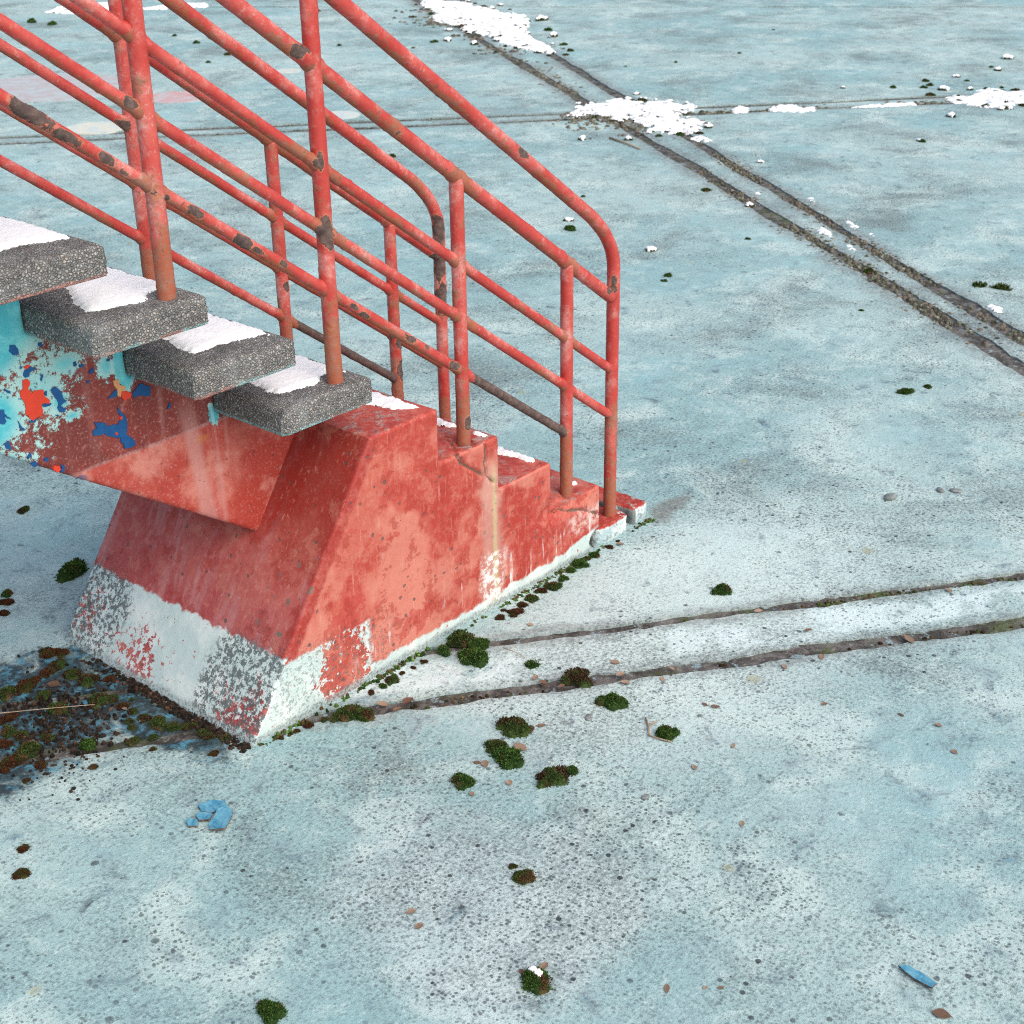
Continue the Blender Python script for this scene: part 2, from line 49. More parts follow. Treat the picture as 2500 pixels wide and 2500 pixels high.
PATCH = {"scarlet": [[[-1.6745, 0.9833], [-1.6679, 0.9849], [-1.6598, 0.9801], [-1.659, 0.9704], [-1.6653, 0.9639], [-1.659, 0.9488], [-1.6505, 0.9534], [-1.6305, 0.9497], [-1.6316, 0.9356], [-1.6196, 0.9221], [-1.6221, 0.9156], [-1.6382, 0.9206], [-1.6406, 0.9141], [-1.639, 0.9014], [-1.6466, 0.8952], [-1.6587, 0.893], [-1.667, 0.8896], [-1.6743, 0.8992], [-1.6747, 0.9042], [-1.6818, 0.9077], [-1.6769, 0.9206], [-1.6801, 0.9385], [-1.6859, 0.9487], [-1.6846, 0.9626], [-1.6776, 0.9664]], [[-1.441, 0.8871], [-1.4258, 0.8837], [-1.4158, 0.8743], [-1.42, 0.8654], [-1.4345, 0.8647], [-1.4431, 0.8737]], [[-1.6683, 1.011], [-1.6552, 1.0131], [-1.6508, 1.0095], [-1.6641, 1.0063]], [[-1.6349, 0.7731], [-1.6222, 0.7687], [-1.62, 0.7578], [-1.63, 0.7549], [-1.6386, 0.7669]], [[-1.4719, 0.7984], [-1.4663, 0.7978], [-1.4654, 0.7911], [-1.4716, 0.7913]], [[-1.4553, 0.8316], [-1.4483, 0.8307], [-1.4479, 0.8241], [-1.4551, 0.8238]]], "orange": [[[-1.4588, 0.9177], [-1.4433, 0.918], [-1.4428, 0.9028], [-1.4282, 0.8959], [-1.4326, 0.8858], [-1.4414, 0.8847], [-1.4442, 0.8754], [-1.4522, 0.8791], [-1.4513, 0.894], [-1.4576, 0.9073]]], "blue": [[[-1.6133, 0.9433], [-1.6019, 0.9483], [-1.5887, 0.9333], [-1.5871, 0.9194], [-1.581, 0.9077], [-1.5882, 0.905], [-1.5953, 0.9023], [-1.5851, 0.8917], [-1.5876, 0.8851], [-1.6004, 0.8879], [-1.6037, 0.9], [-1.5983, 0.9082], [-1.6042, 0.9198], [-1.6097, 0.9337]], [[-1.5203, 0.8385], [-1.4913, 0.8278], [-1.4913, 0.8189], [-1.4758, 0.819], [-1.4623, 0.8146], [-1.4493, 0.8245], [-1.4563, 0.8435], [-1.4558, 0.8561], [-1.4472, 0.838], [-1.4386, 0.8288], [-1.4373, 0.8091], [-1.4378, 0.7963], [-1.4438, 0.7852], [-1.4338, 0.7754], [-1.4226, 0.7625], [-1.4227, 0.752], [-1.4364, 0.7487], [-1.4519, 0.7514], [-1.4541, 0.7652], [-1.4602, 0.7725], [-1.4591, 0.7799], [-1.475, 0.7878], [-1.4933, 0.7977], [-1.5004, 0.8065], [-1.5065, 0.8034], [-1.5281, 0.808], [-1.5261, 0.8201], [-1.5172, 0.8235]], [[-1.4787, 0.8809], [-1.4647, 0.8893], [-1.4567, 0.8956], [-1.4516, 0.8916], [-1.4535, 0.8795], [-1.4662, 0.8796]], [[-1.4136, 0.8736], [-1.4001, 0.8823], [-1.39, 0.892], [-1.3631, 0.8762], [-1.3662, 0.8552], [-1.3794, 0.8554], [-1.3886, 0.8621], [-1.4027, 0.8651], [-1.4104, 0.8624]], [[-1.6899, 1.0639], [-1.6787, 1.0642], [-1.6734, 1.0523], [-1.6754, 1.0412], [-1.6875, 1.0435], [-1.6931, 1.0532]], [[-1.6715, 0.9931], [-1.6659, 1.0033], [-1.6593, 1.0042], [-1.651, 1.0084], [-1.6489, 1.0054], [-1.6394, 1.0015], [-1.6426, 0.9977], [-1.653, 0.9971], [-1.6574, 0.9866], [-1.6675, 0.9872]], [[-1.737, 0.9372], [-1.7287, 0.9346], [-1.728, 0.9248], [-1.7186, 0.9146], [-1.7159, 0.9089], [-1.7303, 0.9195], [-1.7262, 0.9075], [-1.7334, 0.9026], [-1.7424, 0.9079]], [[-1.701, 0.9005], [-1.6956, 0.8879], [-1.6876, 0.8755], [-1.6965, 0.876], [-1.6992, 0.8891]], [[-1.7386, 0.8608], [-1.7304, 0.8641], [-1.7276, 0.8522], [-1.7271, 0.8411], [-1.7384, 0.8486]], [[-1.6919, 0.8155], [-1.6856, 0.822], [-1.6834, 0.8125], [-1.693, 0.8096]], [[-1.5491, 0.9861], [-1.5434, 0.9881], [-1.5409, 0.9789], [-1.5492, 0.9776]], [[-1.5356, 0.9785], [-1.5264, 0.9771], [-1.5267, 0.9703], [-1.5353, 0.9724]], [[-1.5135, 0.9562], [-1.5029, 0.9629], [-1.5031, 0.9531], [-1.5134, 0.9488]], [[-1.4686, 0.9703], [-1.4576, 0.9696], [-1.4614, 0.9633]], [[-1.6164, 0.7713], [-1.612, 0.7652], [-1.6089, 0.7641], [-1.6132, 0.7503], [-1.6196, 0.7525]], [[-1.69, 0.7974], [-1.6756, 0.7974], [-1.6699, 0.7854], [-1.6826, 0.7873]], [[-1.6252, 1.0529], [-1.6154, 1.0502], [-1.617, 1.0412], [-1.6253, 1.0447]], [[-1.7181, 0.9787], [-1.7061, 0.9691], [-1.7069, 0.9647], [-1.7138, 0.968]], [[-1.6115, 0.8853], [-1.6037, 0.884], [-1.6083, 0.8806]], [[-1.6396, 0.9198], [-1.6183, 0.9144], [-1.6189, 0.9109], [-1.6371, 0.9118]], [[-1.6748, 0.8896], [-1.6587, 0.893], [-1.6587, 0.8857], [-1.6715, 0.8861]], [[-1.6276, 0.944], [-1.6224, 0.9436], [-1.6255, 0.9337], [-1.6302, 0.9363]], [[-1.3173, 0.8218], [-1.3131, 0.8192], [-1.3193, 0.8079], [-1.3251, 0.8098]], [[-1.5233, 0.9382], [-1.5168, 0.9362], [-1.5191, 0.9303], [-1.5231, 0.9314]], [[-1.631, 0.9835], [-1.6249, 0.9817], [-1.6297, 0.9687], [-1.6327, 0.9696]], [[-1.6545, 0.7976], [-1.6454, 0.797], [-1.647, 0.7875], [-1.6545, 0.7901]]]}
LEAF = [[-0.695, -0.329, 0.0243, 0.54], [-0.704, -0.365, 0.0211, 1.49], [-0.566, -0.525, 0.0272, 5.03], [-0.624, -0.893, 0.0197, 3.66], [-1.383, -1.238, 0.0248, 0.59], [-1.546, -0.707, 0.0217, 2.72], [-1.567, -0.751, 0.0214, 3.01], [-1.063, -0.481, 0.0277, 1.0], [-0.958, -0.503, 0.0395, 4.61], [-0.885, -0.471, 0.0316, 0.71], [-0.854, -0.48, 0.0231, 2.46], [-1.014, -0.48, 0.0308, 3.25], [-0.653, -0.086, 0.0318, 2.7], [-0.678, -0.034, 0.0287, 3.69], [-0.701, -0.361, 0.0272, 4.63], [-0.681, -0.406, 0.0211, 6.01], [-0.64, -0.444, 0.0241, 1.78], [-0.49, -0.588, 0.0212, 4.07], [-0.43, -0.576, 0.0215, 4.37], [-1.039, -0.109, 0.0296, 1.84], [-0.988, -0.152, 0.0386, 0.01], [-1.031, -0.157, 0.0265, 6.11], [-0.501, -0.441, 0.0278, 1.87], [-1.526, 0.614, 0.0365, 1.97], [-1.584, 0.491, 0.0236, 5.6], [-1.495, 0.403, 0.0237, 3.67], [-1.473, 0.301, 0.0204, 2.96], [-1.544, -1.029, 0.0226, 4.86], [-1.49, -1.019, 0.0253, 0.19], [-1.529, -0.995, 0.016, 4.44], [-0.033, -0.589, 0.0229, 2.35], [-0.13, -0.848, 0.0279, 0.57], [0.097, -0.985, 0.0474, 4.15], [-0.032, -0.75, 0.0224, 5.85], [-0.308, -1.311, 0.0195, 1.3], [-0.757, -0.872, 0.0193, 3.96], [-1.106, -1.671, 0.0351, 1.87], [-0.229, -1.232, 0.0201, 4.66], [-0.245, -1.14, 0.0174, 4.54], [-0.517, -0.738, 0.0206, 1.37], [-0.51, -0.766, 0.0235, 5.21], [-0.238, -0.8, 0.0215, 4.13], [-1.17, -0.536, 0.0188, 4.29], [-1.07, -0.463, 0.0195, 5.15], [-0.544, -0.491, 0.0244, 2.69], [-1.471, 0.381, 0.0207, 4.76], [-1.704, 0.436, 0.02, 5.52], [-0.862, -1.072, 0.0182, 0.64], [-1.315, -1.317, 0.0135, 5.34], [-0.325, -0.969, 0.0176, 2.47], [-1.334, -1.293, 0.0113, 3.01], [-1.082, -0.573, 0.0218, 0.92], [0.418, -0.944, 0.0268, 4.39], [-1.112, 0.864, 0.0169, 1.83], [0.051, -0.042, 0.025, 5.47], [-0.496, -0.143, 0.0194, 1.73]]
HOT = [[-1.038, 0.03, 1.59, 0.018], [-0.996, 0.03, 1.341, 0.019], [-0.988, 0.03, 1.186, 0.022], [0.088, 0.03, 0.801, 0.03], [-1.688, 0.03, 1.564, 0.029], [-1.619, 0.03, 1.504, 0.022], [-1.538, 0.03, 1.45, 0.016], [-1.5, 0.03, 1.412, 0.015], [-1.409, 0.03, 1.347, 0.011], [-1.342, 0.03, 1.305, 0.018], [-1.222, 0.03, 1.211, 0.025], [-1.181, 0.03, 1.183, 0.016], [-1.116, 0.03, 1.142, 0.014], [-1.467, 0.03, 1.547, 0.014], [-1.027, 0.03, 1.64, 0.025], [-1.023, 0.03, 1.672, 0.022], [-0.886, 0.03, 0.958, 0.018], [-0.918, 0.03, 0.993, 0.012], [-0.298, 0.03, 1.244, 0.016], [-0.536, 0.03, 0.572, 0.014], [0.049, 0.03, 0.648, 0.015], [0.086, 0.03, 0.703, 0.018], [-0.576, 0.03, 0.748, 0.016], [-0.126, 0.03, 0.406, 0.018], [-1.008, 0.03, 1.6, 0.014], [-0.729, 0.03, 0.862, 0.021], [-0.674, 0.03, 0.826, 0.016], [0.098, 0.72, 0.834, 0.037], [0.103, 0.72, 0.73, 0.044], [0.11, 0.72, 0.623, 0.041], [-1.013, 0.72, 1.395, 0.018], [-1.01, 0.72, 1.342, 0.026], [-1.004, 0.72, 1.223, 0.016], [-0.339, 0.72, 1.263, 0.015], [-0.339, 0.72, 1.478, 0.015], [-1.001, 0.72, 1.168, 0.013], [-0.534, 0.72, 0.816, 0.018], [-0.094, 0.72, 0.536, 0.023], [-0.091, 0.72, 0.429, 0.024], [-0.201, 0.72, 0.898, 0.013], [-0.924, 0.72, 1.598, 0.013]]

# ---------------------------------------------------------------- helpers
def tag(o, label=None, cat=None, group=None, kind=None):
    if label: o['label'] = label
    if cat: o['category'] = cat
    if group: o['group'] = group
    if kind: o['kind'] = kind
    return o
def link(o, parent=None):
    COL.objects.link(o)
    if parent: o.parent = parent
    return o
def empty(name, loc=(0, 0, 0)):
    o = bpy.data.objects.new(name, None); o.location = loc; o.empty_display_size = .1
    return link(o)
def mesh_obj(name, verts, faces, mats, parent=None, smooth=True, loc=None):
    me = bpy.data.meshes.new(name); me.from_pydata(verts, [], faces); me.update()
    for m in (mats if isinstance(mats, (list, tuple)) else [mats]): me.materials.append(m)
    if smooth: me.polygons.foreach_set('use_smooth', [True]*len(me.polygons))
    o = bpy.data.objects.new(name, me)
    if loc: o.location = loc
    return link(o, parent)
def bm_obj(name, bm, mat, parent=None, smooth=True, loc=None):
    me = bpy.data.meshes.new(name); bm.to_mesh(me); bm.free(); me.materials.append(mat)
    if smooth: me.polygons.foreach_set('use_smooth', [True]*len(me.polygons))
    o = bpy.data.objects.new(name, me)
    if loc: o.location = loc
    return link(o, parent)
def attr(me, name, vals):
    a = me.attributes.new(name, 'FLOAT', 'POINT'); a.data.foreach_set('value', vals)
def nz(p, s, seed=0.0): return noise.noise(Vector((p[0]*s+seed, p[1]*s-seed*1.3, p[2]*s+seed*.7)))
def fbm(p, s, o=4, seed=0.0):
    v, a, t = 0, 1, 0
    for i in range(o): v += a*nz(p, s*2**i, seed+i*7.1); t += a; a *= .55
    return v/t
# the same noise for whole vertex arrays
_rs = np.random.RandomState(5); _PERM = np.tile(_rs.permutation(256), 3); _G = _rs.normal(size=(256, 3)); _G /= np.linalg.norm(_G, axis=1)[:, None]
def nzv(P, s, seed=0.0):
    Q = np.asarray(P)*s+np.array((seed, -seed*1.3, seed*.7)); I = np.floor(Q).astype(int); f = Q-I; u = f*f*f*(f*(f*6-15)+10); I &= 255; r = 0
    for dx in (0, 1):
        for dy in (0, 1):
            for dz in (0, 1):
                g = _G[_PERM[_PERM[_PERM[I[..., 0]+dx]+I[..., 1]+dy]+I[..., 2]+dz]]
                d = (g*(f-np.array((dx, dy, dz)))).sum(-1)
                r = r+d*(u[..., 0] if dx else 1-u[..., 0])*(u[..., 1] if dy else 1-u[..., 1])*(u[..., 2] if dz else 1-u[..., 2])
    return r*1.5
def fbmv(P, s, o=4, seed=0.0):
    v, a, t = 0, 1, 0
    for i in range(o): v = v+a*nzv(P, s*2**i, seed+i*7.1); t += a; a *= .55
    return v/t
def ssv(a, b, x):
    t = np.clip((x-a)/(b-a), 0, 1); return t*t*(3-2*t)
def segv(P, poly):
    b = np.full(P.shape[:-1], 1e9)
    for (ax, ay), (bx, by) in zip(poly, poly[1:]):
        dx, dy = bx-ax, by-ay; t = np.clip(((P[..., 0]-ax)*dx+(P[..., 1]-ay)*dy)/(dx*dx+dy*dy+1e-12), 0, 1)
        b = np.minimum(b, np.hypot(P[..., 0]-ax-t*dx, P[..., 1]-ay-t*dy))
    return b
def insv(P, poly):
    c = np.zeros(P.shape[:-1], bool); x, y = P[..., 0], P[..., 1]
    for i in range(len(poly)):
        x1, y1 = poly[i]; x2, y2 = poly[i-1]
        if y1 == y2: continue
        c ^= ((y1 > y) != (y2 > y)) & (x < (x2-x1)*(y-y1)/(y2-y1)+x1)
    return c
def vget(me):
    n = len(me.vertices); a = np.empty(n*3); b = np.empty(n*3, np.float32); me.vertices.foreach_get('co', a); me.vertex_normals.foreach_get('vector', b)
    return a.reshape(-1, 3), b.reshape(-1, 3).astype(float)
def vset(me, P): me.vertices.foreach_set('co', P.astype(np.float32).ravel()); me.update()
def np_mesh(name, V, F4, mat, parent=None, loc=None, caps=()):
    me = bpy.data.meshes.new(name); F4 = np.asarray(F4, np.int32).reshape(-1, 4); nF = len(F4); ex = [i for c in caps for i in c]
    me.vertices.add(len(V)); me.vertices.foreach_set('co', np.asarray(V, np.float32).ravel())
    me.loops.add(nF*4+len(ex)); me.loops.foreach_set('vertex_index', np.concatenate([F4.ravel(), np.array(ex, np.int32)]).astype(np.int32))
    st = list(range(0, nF*4, 4)); k = nF*4
    for c in caps: st.append(k); k += len(c)
    me.polygons.add(nF+len(caps)); me.polygons.foreach_set('loop_start', st)
    me.polygons.foreach_set('use_smooth', [True]*len(me.polygons)); me.update(calc_edges=True); me.validate(); me.materials.append(mat)
    o = bpy.data.objects.new(name, me)
    if loc: o.location = loc
    return link(o, parent)
def sstep(a, b, x):
    t = min(1, max(0, (x-a)/(b-a))); return t*t*(3-2*t)
def seg_dist(p, poly):
    b = 1e9
    for (ax, ay), (bx, by) in zip(poly, poly[1:]):
        dx, dy = bx-ax, by-ay; t = max(0, min(1, ((p[0]-ax)*dx+(p[1]-ay)*dy)/(dx*dx+dy*dy+1e-12)))
        b = min(b, math.hypot(p[0]-ax-t*dx, p[1]-ay-t*dy))
    return b
def inside(p, poly):
    c = False; n = len(poly)
    for i in range(n):
        x1, y1 = poly[i]; x2, y2 = poly[i-1]
        if (y1 > p[1]) != (y2 > p[1]) and p[0] < (x2-x1)*(p[1]-y1)/(y2-y1)+x1: c = not c
    return c
def remeshed(bm, voxel):
    me = bpy.data.meshes.new('tmp'); bm.to_mesh(me); bm.free()
    o = bpy.data.objects.new('tmp', me); COL.objects.link(o)
    md = o.modifiers.new('r', 'REMESH'); md.mode = 'VOXEL'; md.voxel_size = voxel; md.use_smooth_shade = True
    dg = bpy.context.evaluated_depsgraph_get()
    out = bpy.data.meshes.new_from_object(o.evaluated_get(dg)); bpy.data.objects.remove(o); bpy.data.meshes.remove(me)
    return out

# ---------------------------------------------------------------- material node helper
class Mat:
    def __init__(s, name):
        s.m = bpy.data.materials.new(name); s.m.use_nodes = True; s.t = s.m.node_tree; s.n = s.t.nodes; s.l = s.t.links
        s.b = s.n['Principled BSDF']; s._tc = None
    def node(s, typ, ins=None, **kw):
        n = s.n.new('ShaderNode'+typ)
        for k, v in kw.items(): setattr(n, k, v)
        for k, v in (ins or {}).items(): s.set(n.inputs[k], v)
        return n
    def set(s, inp, v):
        if isinstance(v, bpy.types.NodeSocket): s.l.new(v, inp)
        elif isinstance(v, (tuple, list)) and len(v) == 3 and inp.type == 'RGBA': inp.default_value = (*v, 1)
        else: inp.default_value = v
    @property
    def co(s):
        if not s._tc: s._tc = s.node('TexCoord').outputs['Object']
        return s._tc
    def world(s): return s.node('NewGeometry').outputs['Position']
    def math(s, op, a, b=0.0, clamp=False):
        n = s.node('Math', operation=op, use_clamp=clamp); s.set(n.inputs[0], a); s.set(n.inputs[1], b); return n.outputs[0]
    def add(s, a, b): return s.math('ADD', a, b)
    def mul(s, a, b): return s.math('MULTIPLY', a, b)
    def sub(s, a, b): return s.math('SUBTRACT', a, b)
    def mx(s, a, b): return s.math('MAXIMUM', a, b)
    def mn(s, a, b): return s.math('MINIMUM', a, b)
    def inv(s, a): return s.math('SUBTRACT', 1.0, a)
    def step(s, x, a, b, lo=0.0, hi=1.0):
        n = s.node('MapRange', interpolation_type='SMOOTHSTEP')
        s.set(n.inputs[0], x); s.set(n.inputs[1], a); s.set(n.inputs[2], b); n.inputs[3].default_value = lo; n.inputs[4].default_value = hi
        return n.outputs[0]
    def mix(s, f, a, b, blend='MIX'):
        n = s.node('Mix', data_type='RGBA', blend_type=blend); s.set(n.inputs[0], f); s.set(n.inputs[6], a); s.set(n.inputs[7], b); return n.outputs[2]
    def noise(s, scale, detail=3.0, rough=.55, co=None, dist=0.0, col=False):
        n = s.node('TexNoise', {'Scale': scale, 'Detail': detail, 'Roughness': rough, 'Distortion': dist}); s.l.new(co or s.co, n.inputs['Vector'])
        return n.outputs[1 if col else 0]
    def vor(s, scale, co=None, feature='F1', rnd=1.0):
        n = s.node('TexVoronoi', {'Scale': scale, 'Randomness': rnd}, feature=feature); s.l.new(co or s.co, n.inputs['Vector']); return n
    def scale(s, v, co=None, loc=(0, 0, 0)):
        n = s.node('Mapping'); s.l.new(co or s.co, n.inputs[0]); n.inputs[1].default_value = loc; n.inputs[3].default_value = v; return n.outputs[0]
    def warp(s, amt, scale, co=None):
        nn = s.noise(scale, 3, .6, co, col=True)
        a = s.node('VectorMath', operation='SUBTRACT'); s.l.new(nn, a.inputs[0]); a.inputs[1].default_value = (.5, .5, .5)
        b = s.node('VectorMath', operation='MULTIPLY_ADD'); s.l.new(a.outputs[0], b.inputs[0]); b.inputs[1].default_value = (amt,)*3; s.l.new(co or s.co, b.inputs[2])
        return b.outputs[0]
    def xyz(s, co=None):
        n = s.node('SeparateXYZ'); s.l.new(co or s.co, n.inputs[0]); return n.outputs
    def blob(s, c, r, co=None):
        """1 at c falling to 0 at distance r (per-axis radii)"""
        a = s.node('VectorMath', operation='SUBTRACT'); s.l.new(co or s.co, a.inputs[0]); a.inputs[1].default_value = c
        b = s.node('VectorMath', operation='DIVIDE'); s.l.new(a.outputs[0], b.inputs[0]); b.inputs[1].default_value = r
        d = s.node('VectorMath', operation='LENGTH'); s.l.new(b.outputs[0], d.inputs[0])
        return s.math('SUBTRACT', 1.0, d.outputs['Value'], True)
    def attr(s, name):
        n = s.node('Attribute'); n.attribute_name = name; return n.outputs['Fac']
    def spots(s, scale, size, co=None, keep=.5, jit=None, amt=.3):
        """round spots: random size per cell, only a share of the cells"""
        v = s.vor(scale, co); r = s.xyz(v.outputs['Color'])
        rad = s.mul(s.math('POWER', s.step(r[0], 1-keep, 1.0), 1.8), size)
        dd = s.sub(v.outputs['Distance'], rad)
        if jit is not None: dd = s.add(dd, s.mul(s.sub(jit, .5), amt))
        return s.mul(s.step(dd, 0.015, -.03), s.step(rad, .0, .02))
    def bump(s, h, dist, strength=1.0, prev=None):
        n = s.node('Bump', {'Strength': strength, 'Distance': dist, 'Height': h})
        if prev is not None: s.l.new(prev, n.inputs['Normal'])
        return n.outputs[0]
    def done(s, col, rough=.8, normal=None, spec=.3):
        s.set(s.b.inputs['Base Color'], col); s.set(s.b.inputs['Roughness'], rough); s.b.inputs['Specular IOR Level'].default_value = spec
        if normal is not None: s.l.new(normal, s.b.inputs['Normal'])
        return s.m

def line(a, b): d = Vector((b[0]-a[0], b[1]-a[1])).normalized(); return a, (-d.y, d.x)     # normal to the left of a->b
LA2 = line((-1.05, -.12), (.39, -1.18)); LA1 = line((-.63, -.13), (.65, -1.07))
LC1 = line((2.12, 6.66), (7.62, 1.91)); LC2 = line((2.20, 6.85), (7.70, 2.14)); LD = line((6.07, 13.0), (8.65, 9.30))
LB1 = line((2.30, -.34), (8.60, 8.90)); LB2 = line((2.58, -.23), (9.35, 9.15))

def mat_floor():
    m = Mat('pale_blue_concrete'); w = m.world(); ww = m.warp(.25, 1.3, w)
    big = m.noise(.6, 3, .6, ww); mid = m.noise(2.6, 4, .65, ww, .4); sm = m.noise(11, 5, .7, w, .6); gr = m.noise(1.5, 5, .7, m.scale((1, 1, 1), w, (7, 3, 0)), .3)
    fine = m.noise(95, 4, .85, w); med = m.noise(32, 4, .7, w)
    col = m.mix(m.step(big, .38, .62), (.260, .420, .435), (.375, .510, .505))
    col = m.mix(m.mul(m.step(mid, .48, .66), .75), col, (.515, .645, .620))                    # chalky pale areas
    col = m.mix(m.mul(m.step(gr, .50, .70), .70), col, (.225, .300, .295))                    # grey grime
    col = m.mix(m.mul(m.step(gr, .47, .33), .22), col, (.215, .455, .510))                    # surviving blue paint
    col = m.mix(m.mul(m.step(sm, .50, .68), .55), col, (.21, .29, .32))
    col = m.mix(m.mul(m.step(sm, .46, .34), .35), col, (.57, .69, .665))
    col = m.mix(m.mul(m.step(m.add(m.blob((-.15, -.45, 0), (1.25, .62, 1), ww), m.mul(m.sub(sm, .5), .9)), .10, .6), .62), col, (.605, .730, .710))
    col = m.mix(m.mul(m.step(m.add(m.blob((-1.45, -.80, 0), (.45, .55, 1), ww), m.mul(m.sub(mid, .5), 1.2)), .2, .7), .40), col, (.60, .68, .69))
    # brown silt by the broken slab and damp litter behind the plinth
    col = m.mix(m.mul(m.step(m.add(m.blob((.36, -.03, 0), (.16, .07, 1), ww), m.mul(m.sub(sm, .5), 1.2)), .15, .7), .70), col, (.17, .15, .13))
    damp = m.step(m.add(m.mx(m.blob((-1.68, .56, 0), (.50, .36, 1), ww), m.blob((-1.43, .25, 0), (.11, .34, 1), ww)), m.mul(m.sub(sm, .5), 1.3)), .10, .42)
    # worn, dirty margins along the joints
    def lined(L, wd, am=.22):
        vm = m.node('VectorMath', operation='DOT_PRODUCT'); m.l.new(w, vm.inputs[0]); vm.inputs[1].default_value = (L[1][0], L[1][1], 0)
        dd = m.math('ABSOLUTE', m.sub(vm.outputs['Value'], L[0][0]*L[1][0]+L[0][1]*L[1][1]))
        return m.step(m.add(dd, m.add(m.mul(m.sub(sm, .5), am), m.mul(m.sub(mid, .5), am))), wd, wd*.2)
    band = m.mx(m.mul(m.mx(lined(LB1, .17), lined(LB2, .15)), .75), m.mx(m.mul(m.mx(lined(LC1, .10), lined(LC2, .09)), .65), m.mul(m.mx(lined(LA1, .06, .12), lined(LA2, .07, .12)), .6)))
    col = m.mix(band, col, m.mix(m.step(med, .40, .60), (.13, .14, .135), (.30, .35, .35)))
    vs2 = m.node('VectorMath', operation='DOT_PRODUCT'); m.l.new(w, vs2.inputs[0]); vs2.inputs[1].default_value = (LA2[1][0], LA2[1][1], 0); va = m.sub(vs2.outputs['Value'], LA2[0][0]*LA2[1][0]+LA2[0][1]*LA2[1][1])
    smooth = m.mul(m.mul(m.step(va, .05, .08), m.step(va, .21, .17)), m.step(m.add(mid, m.mul(m.sub(sm, .5), .5)), .42, .54)); col = m.mix(m.mul(smooth, .75), col, (.62, .755, .76))
    # open pores, lichen spots, larger pits
    f = m.step(m.add(fine, m.mul(m.sub(gr, .5), .40)), .50, .62)
    f = m.mul(f, m.inv(m.mul(smooth, .8))); col = m.mix(m.mul(f, .66), col, (.11, .15, .155))
    col = m.mix(m.mul(m.step(fine, .44, .32), .60), col, (.68, .76, .76))
    dens = m.step(m.add(m.mul(mid, .5), m.mul(gr, .5)), .40, .60, .15, .85)
    p1 = m.mul(m.spots(115, .50, w, .90, fine, .8), dens)
    col = m.mix(m.mul(p1, .88), col, (.045, .06, .064))
    p2 = m.mul(m.spots(44, .29, w, .40, fine, .5), m.step(gr, .38, .60, .30, 1.0))
    col = m.mix(m.mul(p2, .95), col, (.035, .046, .05))
    p3 = m.spots(16, .15, w, .24, fine, .36)
    col = m.mix(m.mul(p3, m.step(med, .30, .62, 1.0, .55)), col, (.035, .042, .045))
    p4 = m.spots(6.0, .12, m.scale((1, 1, 1), w, (3, 8, 0)), .30, fine, .18)
    col = m.mix(m.mul(p4, m.step(fine, .35, .6, .9, .3)), col, (.36, .36, .22))        # ochre lichen
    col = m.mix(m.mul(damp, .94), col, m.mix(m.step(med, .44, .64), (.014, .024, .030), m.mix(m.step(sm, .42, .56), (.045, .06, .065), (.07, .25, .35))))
    h = m.add(m.mul(sm, .45), m.mul(fine, .30))
    rough = m.step(damp, 0, 1, .85, .45)
    return m.done(col, rough, m.bump(h, .016, .8), .25)

def mat_joint():
    m = Mat('dirty_joint_filler'); w = m.world()
    a = m.noise(14, 6, .7, w, .5); b = m.noise(60, 4, .7, w); c = m.noise(5, 5, .65, m.scale((1, 1, 1), w, (3, 2, 0)))
    col = m.mix(m.step(a, .4, .65), (.045, .041, .038), (.155, .148, .14))
    col = m.mix(m.step(m.noise(22, 5, .7, m.scale((1, 1, 1), w, (8, 2, 0))), .58, .66), col, (.24, .34, .38))
    col = m.mix(m.mul(m.step(c, .52, .66), .8), col, (.075, .10, .035))
    col = m.mix(m.mul(m.step(b, .5, .75), .6), col, (.30, .30, .28))
    return m.done(col, .9, m.bump(m.add(a, m.mul(b, .4)), .012, 1.0), .2)

def red_layers(m, co):
    """weathered red paint: fresh, dull and chalky coats in brushed patches"""
    wv = m.warp(.12, 6, co)
    n1 = m.noise(2.2, 4, .65, wv, .3); n2 = m.noise(4.5, 5, .65, m.scale((1, 1, .6), wv, (3, 1, 2)), .4); n3 = m.noise(40, 5, .75, co)
    col = m.mix(m.step(n1, .42, .58), (.36, .034, .023), (.44, .072, .050))
    col = m.mix(m.mul(m.step(n2, .50, .58), .55), col, (.51, .150, .108))
    col = m.mix(m.mul(m.step(n2, .45, .42), .55), col, (.36, .034, .022))
    col = m.mix(m.mul(m.step(n3, .46, .70), .45), col, (.55, .225, .175))
    col = m.mix(m.mul(m.step(n3, .44, .32), .35), col, (.33, .035, .028))
    return col, n3

